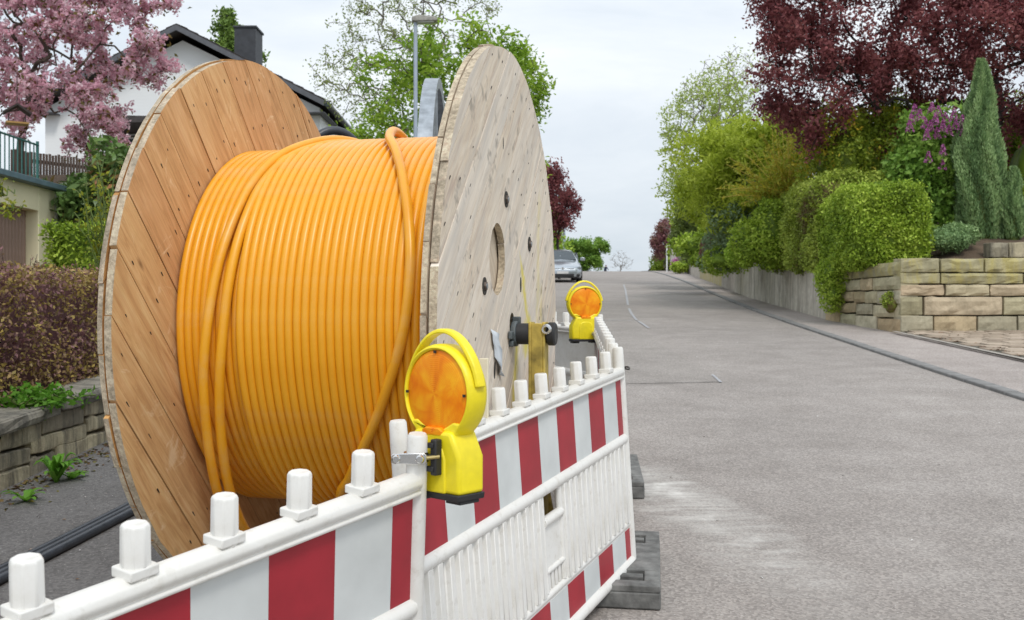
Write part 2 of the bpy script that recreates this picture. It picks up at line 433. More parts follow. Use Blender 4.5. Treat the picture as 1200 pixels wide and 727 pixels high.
sheet('left_sidewalk', lambda y: wl(y)-.1, lambda y: lx(y)-.14, ys, 3, .07, M['walk_dark'])
def kerb(name, f0, f1, h):
    V = []; 
    for y in ys:
        a, b, z = float(f0(y)), float(f1(y)), float(rz(y))
        V += [(a, y, z-.1), (a, y, z+h), (b, y, z+h), (b, y, z-.1)]
    Fc = np.array([(j*4+i, j*4+i+1, (j+1)*4+i+1, (j+1)*4+i) for j in range(len(ys)-1) for i in range(3)])
    return tag(mesh_np(name, V, Fc, M['kerb']), kind='structure')
kerb('kerb', lambda y: kx(y)+.01, lambda y: kx(y)+.13, .022)
_kb = bpy.data.objects['kerb']; _ks = None; _y = -3.0
while _y < 75:
    if _ks is None:
        _ks = MB().box((.015, 0, -.03), (.16, .985, .13)).build('kerb_stone', M['kerb'], _kb, bevel=.012); o = _ks
    else: o = dup(_ks, _kb)
    x0, x1 = float(kx(_y)), float(kx(_y+1.0))
    o.location = ((x0+x1)/2+.07+random.uniform(-.004, .004), _y+.5, float(rz(_y+.5))+random.uniform(-.003, .003)); o.rotation_euler = (math.atan(float(rz(_y+1)-rz(_y))), 0, -math.atan(x1-x0)); _y += 1.0
kerb('left_kerb', lambda y: lx(y)-.14, lambda y: lx(y)+.02, .09)

def S(t): t = np.clip(t, 0, 1); return t*t*(3-2*t)
def bankL(x, y):
    return rz(y) + .38 + 2.5*S((-x-4.6)/2.6)*S((y-16.0)/3.0) + .04*mnoise.noise(Vector((x*.7, y*.7, 0)))
def bankR(x, y):
    d = x - float(wx(y)) if y > 21 else min(x - float(wx(y)), max(0, (y-17.9)*1.6)+.5)
    return rz(y) + (1.2 if y < 21 else .9) + .22*min(max(d-.5, 0), 9) + .06*mnoise.noise(Vector((x*.8, y*.8, 3)))
sheet('left_bank', c_(-60), lambda y: wl(y)-.22, ys[ys < 140], 60, 0, M['soil'], bankL)
sheet('right_bank', lambda y: wx(y)+.25, lambda y: wx(y)+60, np.concatenate([[17.25], ys[(ys > 17.5) & (ys < 140)]]), 60, 0, M['soil'], bankR)

# sealed joints, old patch and markings on the road surface: thin sheets 4 mm up
def strip(name, pts, wdt, mat, dz=.004, kind='structure'):
    P = np.array(pts, float); T = np.gradient(P, axis=0); T /= np.linalg.norm(T, axis=1)[:, None]
    Nn = np.stack([-T[:, 1], T[:, 0]], 1); V = []
    for p, n_ in zip(P, Nn):
        for s_ in (-.5, .5):
            q = p + n_*wdt*s_; V.append((q[0], q[1], float(rz(q[1]))+dz))
    return tag(mesh_np(name, V, np.array([(2*i, 2*i+1, 2*i+3, 2*i+2) for i in range(len(P)-1)]), mat), kind=kind)
def groundpt(px, py):
    t = (363.5-py)/F
    Y = EYE/(.06-t); 
    return ((px-600)/F*Y, Y)
def dens(pts, n=8):
    o = []
    for a, b in zip(pts[:-1], pts[1:]):
        for i in range(n): o.append([a[0]+(b[0]-a[0])*i/n, a[1]+(b[1]-a[1])*i/n])
    o.append(list(pts[-1])); return o
M['mark'] = simple('worn_chalk_line', (.37, .37, .385), .8, .25, 30)
M['seal'] = simple('bitumen_joint', (.13, .125, .12), .7, .2, 10)
M['patch'] = mat_asphalt('older_asphalt', (.288, .264, .244), False)
pl = [groundpt(*p) for p in ((655, 349), (728, 349), (738, 372), (760, 400), (835, 446), (640, 452))]
pa, pb = groundpt(655, 351), groundpt(731, 351); pc_, pd = groundpt(738, 376), groundpt(655, 376)
V = [(p[0], p[1], float(rz(p[1]))+.004) for p in (groundpt(650, 352), groundpt(732, 352), groundpt(742, 376), groundpt(762, 396), groundpt(846, 448), groundpt(640, 452))]
tag(mesh_np('road_patch', V, [tuple(range(6))], M['patch']), kind='structure')
strip('sealed_joint', dens([groundpt(846, 448), groundpt(650, 456)]), .008, M['seal'], .009)
strip('sealed_joint', dens([groundpt(742, 376), groundpt(656, 376)]), .05, M['mark'], .009)
for pts, wd in ((((731, 334), (733, 340), (735, 352), (736, 358)), .055), (((737, 362), (740, 368), (746, 376)), .055), (((748, 377), (753, 380), (760, 385)), .05), (((835, 440), (845, 449)), .03)):
    strip('worn_line', dens([groundpt(*p) for p in pts], 4), wd, M['mark'], .010)

# ------------------------------------------------------------------ vegetation toolkit
def unit(v): return v/(np.linalg.norm(v, axis=-1, keepdims=True)+1e-9)
def leaves(name, P, size, mat, parent=None, up=.4, nrm=None, elong=1.6, szvar=.35, rnd=None):
    n = len(P); d = rng.normal(size=(n, 3)); d[:, 2] += up
    if nrm is not None: d = d*.55 + nrm
    d = unit(d); t = unit(np.cross(d, rng.normal(size=(n, 3)))); b = np.cross(d, t)
    s = (size*(1+szvar*rng.uniform(-1, 1, n)))[:, None]
    l, h = t*s*.5*elong, b*s*.5
    bend = d*s*.18
    V = np.stack([P-l-bend, P-h*.8+bend*.3, P+l-bend, P+h*.8+bend*.3], 1).reshape(-1, 3)
    Fc = np.arange(4*n).reshape(n, 4)
    if rnd is None: rnd = rng.uniform(0, 1, n)
    return mesh_np(name, V, Fc, mat, parent, attr=np.repeat(np.clip(rnd, 0, 1), 4))

def clumpval(P, sc_=1.2):
    """smooth clump-wise value 0..1 so that foliage varies by clump"""
    q = P*sc_; v = np.sin(q[:, 0]*2.1+1.3*np.sin(q[:, 1]*1.7))*np.cos(q[:, 2]*2.3+q[:, 1]) + np.sin(q[:, 0]*4.3+q[:, 2]*3.9)*.5
    return np.clip(.5+.28*v, 0, 1)

def segs_mesh(name, P0, P1, r0, r1, mat, parent, n=5):
    P0, P1 = np.array(P0), np.array(P1); d = unit(P1-P0)
    ref = np.where(np.abs(d[:, 2:3]) < .9, np.array([[0, 0, 1.]]), np.array([[1., 0, 0]]))
    u = unit(np.cross(d, ref)); v = np.cross(d, u); V = []
    a = np.arange(n)*2*np.pi/n
    ring = np.cos(a)[None, :, None]*u[:, None] + np.sin(a)[None, :, None]*v[:, None]
    A = P0[:, None] + ring*np.array(r0)[:, None, None]; B = P1[:, None] + ring*np.array(r1)[:, None, None]
    V = np.concatenate([A, B], 1).reshape(-1, 3); m_ = len(P0)
    base = (np.arange(m_)*2*n)[:, None]; j = np.arange(n); k = (j+1) % n
    Fc = np.stack([base+j, base+k, base+n+k, base+n+j], 2).reshape(-1, 4)
    return mesh_np(name, V, Fc, mat, parent, smooth=True)

def grow(trunk, targets, seg=.3, bias=.5, wob=.06, sag=0):
    nodes = [np.array(p, float) for p in trunk]; par = [-1]+list(range(len(trunk)-1))
    cnt0 = len(nodes)
    T = np.array(targets); c = nodes[-1]
    order = np.argsort(np.linalg.norm(T-np.array(trunk[-1]), axis=1))
    arr = np.zeros((60000, 3)); arr[:cnt0] = nodes; k = cnt0; lo = max(1, int(cnt0*.45))
    tips = []
    for i in order:
        t = T[i]; A = arr[lo:k]
        dd = np.linalg.norm(A-t, axis=1) + bias*np.maximum(0, A[:, 2]-t[2]+.25*np.linalg.norm((A-t)[:, :2], axis=1))
        j = int(np.argmin(dd))+lo; s0 = arr[j].copy(); D = np.linalg.norm(t-s0)
        if D < .02: continue
        n_ = max(1, int(math.ceil(D/seg))); pj = par[j]
        d0 = unit(s0-arr[pj]) if pj >= 0 else np.array([0, 0, 1.])
        prev = j
        for q in range(1, n_+1):
            f = q/n_; lin_ = s0+(t-s0)*f
            cur = lin_ + d0*D*.25*f*(1-f)*2 + rng.normal(size=3)*wob*seg*(f < 1)*2; cur[2] -= sag*f*f*D
            if k >= 59990: break
            arr[k] = cur; par.append(prev); prev = k; k += 1
        tips.append(prev)
    P = arr[:k].copy(); par = np.array(par[:k]); cnt = np.zeros(k); 
    has = np.zeros(k, bool); has[par[par >= 0]] = True; cnt[~has] = 1
    for i in range(k-1, 0, -1): cnt[par[i]] += cnt[i]
    return P, par, cnt

def skeleton(name, P, par, cnt, rtip, expo, mat, parent, rmax=9, n=5, split=None):
    r = np.minimum(rtip*cnt**(1/expo), rmax)
    i = np.arange(1, len(P)); i = i[par[i] >= 0]
    if split is None: return segs_mesh(name, P[par[i]], P[i], np.minimum(r[par[i]], r[i]*1.5), r[i], mat, parent, n)
    big = i[i < split]; sm = i[i >= split]
    a = segs_mesh('trunk', P[par[big]], P[big], r[par[big]], r[big], mat, parent, 10)
    b = segs_mesh('branches', P[par[sm]], P[sm], np.minimum(r[par[sm]], r[sm]*1.5), r[sm], mat, parent, n)
    return a, b

def sup_(d, n): return d/((np.abs(d)**n).sum(-1, keepdims=True)**(1/n))
def ell_pts(ells, n, surf=0.0, sup=2):
    """random points in a union of ellipsoids (cx,cy,cz,rx,ry,rz[,weight])"""
    E = np.array([e[:6] for e in ells], float); wgt = np.array([e[3]*e[4]*e[5]*(e[6] if len(e) > 6 else 1) for e in ells]); wgt = wgt/wgt.sum()
    idx = rng.choice(len(E), n, p=wgt); d = unit(rng.normal(size=(n, 3))); u = rng.uniform(0, 1, n)
    rr = (u**(1/3))*(1-surf) + surf*(1-.12*rng.uniform(0, 1, n)**2)
    return E[idx, :3] + sup_(d, sup)*rr[:, None]*E[idx, 3:6], d

def tree(name, base, top, ells, nt, nleaf, size, mleaf, mbark, label, cat, group=None, rtip=.008, expo=2.3, seg=.35, spread=.18, trunk_wob=.15, bias=.5, up=.4, wob=.06, elong=1.6, clump=0.6, leafname='crown', extra=None, minz=None, sag=0, csc=1.2):
    b = np.array(base, float); t = np.array(top, float)
    root = thing(name, b, 0, label, cat, group)
    k = 10; tr = [b*(1-i/k)+t*i/k + (np.array([math.sin(i*.9), math.cos(i*1.3), 0])*trunk_wob*.5*(i > 0)) - (0 if i else np.array([0, 0, .25])) for i in range(k+1)]
    T, _ = ell_pts(ells, nt, .15)
    if minz is not None: T = T[T[:, 2] > minz]
    P, par, cnt = grow(tr, T, seg, bias, wob, sag)
    Pl = P - b; skeleton(name, Pl, par, cnt, rtip, expo, mbark, root, split=k+1)
    tips = np.where(cnt <= 3)[0]; tips = tips[tips > k]
    if nleaf and mleaf:
        i = rng.choice(tips, nleaf); f = rng.uniform(0, 1, nleaf)[:, None]
        Q = Pl[i]*f + Pl[par[i]]*(1-f) + np.clip(rng.normal(size=(nleaf, 3)), -2.2, 2.2)*spread
        cv = clumpval(Q, csc); r_ = cv*clump + rng.uniform(0, 1, nleaf)*(1-clump)
        leaves(leafname, Q, size, mleaf, root, up=up, elong=elong, rnd=r_)
    return root, Pl, par, cnt, tips

M['bark'] = simple('bark', (.09, .07, .055), .9, .4, 12, .8, 40, bdist=.01)
M['bark_dark'] = simple('dark_bark', (.04, .03, .028), .9, .4, 12, .8, 40, bdist=.01)
M['bark_grey'] = simple('grey_bark', (.20, .18, .16), .9, .35, 12, .6, 40)
M['twig'] = simple('twigs', (.075, .055, .04), .9, .4, 10)
M['stem_green'] = simple('green_stem', (.12, .17, .04), .7, .3, 10)

def hedge(name, base, ells, nleaf, size, mleaf, label, cat, group=None, surf=.78, core=.86, up=.3, twigs=120, elong=1.5, clump=.5, noise_amp=.1, flat=None, csc=1.2, box=None, rnd_shift=None, sup=2):
    """dense shrub: dark shade-coloured core inside, leaves on and under the surface"""
    b = np.array(base, float); root = thing(name, b, 0, label, cat, group)
    if box is None:
        Q, d = ell_pts(ells, nleaf, surf, sup)
    else:      # clipped hedge block: x0,x1,y0,y1,z0(f),z1 with rounded top
        x0, x1, y0, y1, z0, z1 = box; Q = np.zeros((nleaf, 3)); d = np.zeros((nleaf, 3))
        ax, ay, az = (y1-y0)*(z1-z0), (x1-x0)*(z1-z0), (x1-x0)*(y1-y0)
        pr = np.array([ax, ax, ay, ay, az]); pr = pr/pr.sum(); f = rng.choice(5, nleaf, p=pr)
        U = rng.uniform(0, 1, (nleaf, 3)); Q = np.array([x0, y0, z0]) + U*np.array([x1-x0, y1-y0, z1-z0])
        ins = np.abs(rng.normal(size=nleaf))*.07
        for k_, (a_, val, sg) in enumerate(((0, x0, -1), (0, x1, 1), (1, y0, -1), (1, y1, 1), (2, z1, 1))):
            s_ = f == k_; Q[s_, a_] = val - sg*ins[s_]; d[s_, a_] = sg
    nv = np.array([mnoise.noise(Vector(q*1.3)) for q in Q]) if nleaf < 60000 else np.zeros(nleaf)
    nv2 = np.array([mnoise.noise(Vector(q*3.1)) for q in Q]); Q = Q + d*((nv*1.5+nv2*.9)*noise_amp*1.6)[:, None] + rng.normal(size=Q.shape)*size*.6
    gz_ = b[2]-.05; Q = Q[Q[:, 2] > gz_] if flat is None else Q
    Q = Q - b; r_ = clumpval(Q+b, csc)*clump + rng.uniform(0, 1, len(Q))*(1-clump)
    if rnd_shift is not None: r_ = np.clip(r_+rnd_shift(Q+b), 0, 1)
    dd = np.zeros_like(Q); dd[:, 2] = .3
    leaves('foliage', Q, size, mleaf, root, up=up, elong=elong, rnd=r_)
    # inner mass per lobe, darkest leaf tones painting the shade between leaves
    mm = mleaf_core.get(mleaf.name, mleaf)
    if box is None:
        for e in ells:
            V = []; nu, nv_ = 16, 11
            for i in range(nv_+1):
                for j in range(nu):
                    th, ph = math.pi*i/nv_, 2*math.pi*j/nu
                    dv = np.array([math.sin(th)*math.cos(ph), math.sin(th)*math.sin(ph), math.cos(th)])
                    q = np.array(e[:3]) + sup_(dv, sup)*np.array(e[3:6])*core*.94*(1+.22*mnoise.noise(Vector(dv*2.3+np.array(e[:3]))))
                    V.append(q-b)
            Fc = [(i*nu+j, i*nu+(j+1)%nu, (i+1)*nu+(j+1)%nu, (i+1)*nu+j) for i in range(nv_) for j in range(nu)]
            mesh_np('inner_shade', V, np.array(Fc), mm, root, attr=rng.uniform(0, .35, len(V)))
    else:
        x0, x1, y0, y1, z0, z1 = box; q = .10
        mb = MB().box(((x0+x1)/2-b[0], (y0+y1)/2-b[1], (z0+z1)/2-b[2]-q/2), (x1-x0-2*q, y1-y0-2*q, z1-z0-q))
        mesh_np('inner_shade', mb.v, np.array(mb.f), mm, root, attr=rng.uniform(0, .3, len(mb.v)))
    return root
mleaf_core = {}
def LM(key, cols, **k):
    M[key] = leafmat(key, cols, **k); return M[key]
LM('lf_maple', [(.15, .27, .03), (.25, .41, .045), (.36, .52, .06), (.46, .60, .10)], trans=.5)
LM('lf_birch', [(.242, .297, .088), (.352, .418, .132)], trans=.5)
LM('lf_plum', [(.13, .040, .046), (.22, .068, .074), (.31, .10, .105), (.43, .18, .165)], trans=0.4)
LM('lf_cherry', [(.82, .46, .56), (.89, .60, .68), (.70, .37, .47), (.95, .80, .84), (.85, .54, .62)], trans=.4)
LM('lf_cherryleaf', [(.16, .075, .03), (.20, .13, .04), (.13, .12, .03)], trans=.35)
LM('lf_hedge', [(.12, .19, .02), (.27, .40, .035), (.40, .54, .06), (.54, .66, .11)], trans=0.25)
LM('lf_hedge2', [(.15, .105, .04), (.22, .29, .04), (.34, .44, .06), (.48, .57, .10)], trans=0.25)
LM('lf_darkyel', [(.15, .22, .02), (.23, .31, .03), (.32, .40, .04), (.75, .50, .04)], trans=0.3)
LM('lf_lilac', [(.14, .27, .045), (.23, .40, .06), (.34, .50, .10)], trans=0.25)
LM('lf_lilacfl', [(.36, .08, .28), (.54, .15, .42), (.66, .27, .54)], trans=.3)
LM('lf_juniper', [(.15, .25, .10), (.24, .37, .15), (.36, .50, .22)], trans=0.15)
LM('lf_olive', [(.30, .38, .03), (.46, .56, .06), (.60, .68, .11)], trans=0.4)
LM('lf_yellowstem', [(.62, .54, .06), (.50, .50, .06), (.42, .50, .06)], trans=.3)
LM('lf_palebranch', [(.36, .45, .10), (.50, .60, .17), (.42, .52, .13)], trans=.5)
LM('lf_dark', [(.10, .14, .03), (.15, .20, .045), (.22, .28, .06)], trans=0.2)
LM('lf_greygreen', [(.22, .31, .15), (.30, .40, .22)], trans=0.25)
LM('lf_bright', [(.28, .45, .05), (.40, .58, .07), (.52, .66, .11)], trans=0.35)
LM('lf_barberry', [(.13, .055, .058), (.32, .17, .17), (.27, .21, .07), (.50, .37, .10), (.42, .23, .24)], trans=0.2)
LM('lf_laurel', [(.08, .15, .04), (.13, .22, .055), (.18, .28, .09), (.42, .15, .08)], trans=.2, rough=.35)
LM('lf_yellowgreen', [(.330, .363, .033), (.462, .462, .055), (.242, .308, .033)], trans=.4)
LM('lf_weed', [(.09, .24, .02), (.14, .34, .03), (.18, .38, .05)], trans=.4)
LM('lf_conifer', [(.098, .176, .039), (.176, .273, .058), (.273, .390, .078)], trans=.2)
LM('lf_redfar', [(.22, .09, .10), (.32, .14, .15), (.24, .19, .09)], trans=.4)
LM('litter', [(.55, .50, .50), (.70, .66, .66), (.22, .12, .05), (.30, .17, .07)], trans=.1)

# ------------------------------------------------------------------ the cable reel
RR = 1.03; RC = np.array([-.5185, 3.8904, EYE-.0549]); RYAW = -.206; HW = .4817; TH = .048
reel = thing('cable_drum', (RC[0], RC[1], RC[2]-RR), RYAW, 'big wooden cable drum wound with orange conduit, standing behind the red and white barrier', 'cable drum')
def loc(x, y, z): return (x, y, z+RR)     # reel axis at local z = RR

def plank_mesh(n0, n1, ang, x0, x1, holes, Rj):
    """strip n0..n1 (offset across the grain) of a disc, cut by circular holes (cy,cz,r); returns MB in reel-local coordinates"""
    ca, sa = math.cos(ang), math.sin(ang); H = [(-hy*sa+hz*ca, hy*ca+hz*sa, r) for hy, hz, r in holes]
    rows = set(np.linspace(n0, n1, 9))
    for hn, hs, r in H:
        for q in np.linspace(-r, r, 9):
            if n0 < hn+q < n1: rows.add(hn+q)
    rows = sorted(rows); mb = MB()
    def P(x, s, n): return loc(x, s*ca-n*sa, s*sa+n*ca)
    def ends(n, act):
        h = math.sqrt(max(0, Rj*Rj-n*n)); iv = [-h]
        for hn, hs, r in sorted(act, key=lambda t: t[1]):
            d = math.sqrt(max(0, r*r-(n-hn)**2)); iv += [hs-d, hs+d]
        iv.append(h); return iv
    for a, b in zip(rows[:-1], rows[1:]):
        mid = (a+b)/2; act = [t for t in H if abs(mid-t[0]) < t[2]]
        A, B = ends(a, act), ends(b, act)
        for i in range(0, len(A), 2):
            p, q, r_, t = (A[i], a), (A[i+1], a), (B[i+1], b), (B[i], b)
            v = [P(x0, *p), P(x0, *q), P(x0, *r_), P(x0, *t), P(x1, *p), P(x1, *q), P(x1, *r_), P(x1, *t)]
            mb.cur = 0; mb.add(v, [(3, 2, 1, 0), (4, 5, 6, 7)])
            if a == rows[0]: mb.add([v[0], v[1], v[5], v[4]], [(0, 1, 2, 3)])
            if b == rows[-1]: mb.add([v[3], v[2], v[6], v[7]], [(3, 2, 1, 0)])
            mb.cur = 1
            mb.add([v[1], v[2], v[6], v[5]], [(0, 1, 2, 3)]); mb.add([v[0], v[3], v[7], v[4]], [(3, 2, 1, 0)])
    return mb
wallmats = {}
def flange_layer(x0, x1, ang, off, mface, holes, nm='plank', lab=None, pitch=.1612):
    k0 = int(math.floor((-RR-off)/pitch)); n = off + k0*pitch
    while n < RR:
        a, b = max(n+.0024, -RR+.002), min(n+pitch-.0024, RR-.002)
        if b - a > .015:
            Rj = RR - random.uniform(0, .011); dx = random.uniform(-.0012, .0012)
            mb = plank_mesh(a, b, ang, x0+dx, x1+dx, holes, Rj)
            o = mb.build(nm, [mface, M['wood_edge']], reel, bevel=.0022, seg=1)
        n += pitch
aI, aO = R(-47), R(41)
hC = (0, 0, .045)
big = (-.25, .235, .128)
bolts = [(.475*math.cos(R(43.5+60*i)), .475*math.sin(R(43.5+60*i))) for i in range(6)]
# left flange: inner face is what we see
flange_layer(-HW-TH/2, -HW, aI, -.399, M['wood_in'], [hC])
flange_layer(-HW-TH, -HW-TH/2-.007, aO, -.36, M['wood_in2'], [hC, big])
# right flange: outer face is what we see
flange_layer(HW+TH/2, HW+TH, aO, -.33, M['wood_out'], [hC, big]+[(by, bz, .019) for by, bz in bolts])
flange_layer(HW, HW+TH/2-.007, aI, -.399, M['wood_out2'], [hC])
# nail heads with the short dark weeping streak below each of them (joined, too small to pick singly)
nb = MB()
def nails(x, sgn, ang, off, pitch=.1612, rmin=.0):
    ca, sa = math.cos(ang), math.sin(ang)
    for k in range(-8, 9):
        for fr in (.26, .74):
            n = off+(k+fr)*pitch
            if abs(n) > RR-.06: continue
            h = math.sqrt(RR*RR-n*n)
            for rr_ in (.10, .30, .52):
                for s_ in (-1, 1):
                    s = s_*(h-rr_)+random.uniform(-.02, .02); nn = n+random.uniform(-.014, .014)
                    if random.random() < .3 or s_*s < 0.02 or math.hypot(s, nn) < rmin: continue
                    if math.hypot(s*ca-nn*sa+.25, s*sa+nn*ca-.235) < .14: continue
                    l = random.uniform(.004, .022); w_ = random.uniform(.0016, .0028)
                    pts = [(-.0045, 0), (-.002, -w_), (.003, -w_), (l, -.0008), (l, .0008), (.003, w_), (-.002, w_)]
                    V = []
                    for xx in (0, .0012*sgn):
                        for ps, pn in pts:
                            S_, N_ = s+ps*(1 if ang < 0 else -1), nn+pn
                            V.append(loc(x+xx, S_*ca-N_*sa, S_*sa+N_*ca))
                    m_ = len(pts)
                    nb.add(V, [tuple(range(m_)), tuple(range(m_, 2*m_))]+[(i, (i+1) % m_, m_+(i+1) % m_, m_+i) for i in range(m_)])
nails(-HW+.0005, 1, aI, -.399, rmin=.70)
nails(HW+TH+.0005, 1, aO, -.33)
tag(nb.build('nail_heads', M['nail'], reel), kind='stuff')
# drum core, tension rods, washers, nuts
core = MB(); nst = 28
for i in range(nst):
    a = 2*math.pi*i/nst; Mx = Matrix.Translation(Vector(loc(0, 0, 0))) @ Matrix.Rotation(a, 4, 'X')
    core.box((0, 0, .585), (2*HW-.004, .128, .03), Mx)
core.build('drum_core', M['wood_out2'], reel)
for by, bz in bolts:
    MB().tube([loc(-HW-TH-.02, by, bz), loc(HW+TH+.012, by, bz)], .009, 10).build('tension_rod', M['steel'], reel, smooth=True)
    wsh = MB().lathe([(.0, HW+TH-.010), (.030, HW+TH-.010), (.030, HW+TH-.006), (0, HW+TH-.006)], loc(0, by, bz), 'x', 20).build('washer', M['nail'], reel)
    wsh = MB().lathe([(.030, HW+TH+.0004), (.030, HW+TH+.0035), (.018, HW+TH+.0035), (.018, HW+TH+.0004)], loc(0, by, bz), 'x', 24).build('recess_ring', M['nail'], reel)  # dark ring painting the shade of the recess round each bolt
    MB().lathe([(0, HW+TH-.006), (.0165, HW+TH-.006), (.0165, HW+TH+.010), (0, HW+TH+.010)], loc(0, by, bz), 'x', 6).build('nut', simple('rusty_nut', (.16, .13, .11), .6, .5, 60, metal=.5), reel, bevel=.0015)
# slots knocked in the planks
for (y, z, hy, hz, tl) in ((.165, .155, .013, .03, 0), (-.30, -.155, .012, .03, .1), (-.16, .66, .006, .022, 0)):
    MB().prism([(y+hy*math.cos(t)+tl*hz*math.sin(t), z+RR+hz*math.sin(t)) for t in np.linspace(0, 2*math.pi, 14, endpoint=False)], HW+TH-.001, HW+TH+.0016, 'x').build('knot_hole', M['nail'], reel)
# torn delivery note stapled to the flange
V = []; nx_, nz_ = 3, 9
for j in range(nz_):
    for i in range(nx_):
        t = j/(nz_-1); y = -.31+.13*(i/(nx_-1)-.5)*(1-.4*t)+.075*t+.01*math.sin(j*2.1+i); z = -.02-.155*t-.01*(i-1)
        V.append(loc(HW+TH+.003+.012*t*(1+math.sin(i*2+j*1.1))*.8, y, z))
mesh_np('paper_note', V, np.array([(j*nx_+i, j*nx_+i+1, (j+1)*nx_+i+1, (j+1)*nx_+i) for j in range(nz_-1) for i in range(nx_-1)]), M['paper'], reel).modifiers.new('t', 'SOLIDIFY').thickness = .0008

# windings: each one turn of the conduit
rc = .0160; P_ = .0283
def prof(a): return 1.0
def turn(rad, name, x0, phi0=0, phi1=2*math.pi, n=110, xf=None, rf=None, m=10, cap=False):
    pts = []
    for i in range(n+1):
        t = i/n; ph = phi0+(phi1-phi0)*t
        x = x0 + P_*(t-.5) if xf is None else xf(math.degrees(ph)); r_ = rad if rf is None else rf(math.degrees(ph))
        pts.append(loc(x, -math.sin(ph)*r_, math.cos(ph)*r_))
    return MB().tube(pts, rc*(1.06 if cap else .97), m, cap).build(name, M['cable'], reel, smooth=True, fixn=False)
RU, RL = .6965, .668
# start each turn at the back (phi = 180 deg)
up0 = turn(RU, 'winding', 0, math.pi, 3*math.pi)
xw = -.236
i = 0
while xw < HW-rc:
    o = up0 if i == 0 else dup(up0, reel)
    o.location = (xw+random.uniform(-.0007, .0007), 0, 0); xw += P_; i += 1
lo0 = turn(RL, 'winding', 0, math.pi, 3*math.pi)
xw = -HW+rc; i = 0
while xw < -.20:
    o = lo0 if i == 0 else dup(lo0, reel)
    o.location = (xw, 0, 0); xw += P_; i += 1
# support layer under the upper windings
MB().lathe([(.668, -.2), (.668, HW-.002), (.60, HW-.002), (.60, -.2), (.668, -.2)], loc(0, 0, 0), 'x', 96).build('lower_windings', M['cable'], reel, smooth=True)
MB().lathe([(.656, -HW+.002), (.656, -.19), (.60, -.19), (.60, -HW+.002), (.656, -HW+.002)], loc(0, 0, 0), 'x', 96).build('lower_windings', M['cable'], reel, smooth=True)
def spl(pts):
    a = np.array(pts, float)
    def f(d):
        # smooth (Catmull-Rom) interpolation over angle
        i = int(np.clip(np.searchsorted(a[:, 0], d)-1, 0, len(a)-2)); t = (d-a[i, 0])/(a[i+1, 0]-a[i, 0])
        p0, p1, p2, p3 = a[max(i-1, 0), 1], a[i, 1], a[i+1, 1], a[min(i+2, len(a)-1), 1]
        return .5*((2*p1)+(-p0+p2)*t+(2*p0-5*p1+4*p2-p3)*t*t+(-p0+3*p1-3*p2+p3)*t**3)
    return f
turn(0, 'loose_strand', 0, R(-40), R(285), 150, spl([(-40, -.02), (0, -.10), (18, -.175), (30, -.245), (45, -.285), (57, -.30), (75, -.322), (90, -.338), (102, -.354), (117, -.368), (135, -.388), (160, -.42), (200, -.44), (285, -.45)]),
     spl([(-40, .70), (0, .712), (20, .712), (45, .702), (75, .705), (90, .715), (117, .745), (135, .79), (160, .84), (190, .85), (225, .78), (260, .71), (285, .70)]), 12, True)
turn(0, 'loose_strand', 0, R(-40), R(285), 150, spl([(-40, -.01), (0, -.085), (18, -.155), (30, -.212), (45, -.248), (60, -.262), (78, -.276), (92, -.288), (104, -.305), (117, -.325), (131, -.345), (155, -.375), (200, -.39), (285, -.40)]),
     spl([(-40, .698), (0, .700), (20, .698), (45, .698), (78, .70), (92, .705), (117, .73), (135, .775), (160, .85), (200, .92)]), 12, True)
turn(0, 'cable_tail', 0, R(-12), R(270), 150, spl([(-12, .085), (0, .095), (10, .105), (23, .14), (33, .20), (44, .258), (60, .32), (76, .351), (93, .329), (111, .243), (127, .133), (139, .035), (176, -.16), (270, -.22)]),
     spl([(-12, .712), (0, .727), (10, .737), (23, .733), (45, .727), (93, .728), (127, .73), (139, .74), (176, .78), (225, .73), (270, .72)]), 12, True)

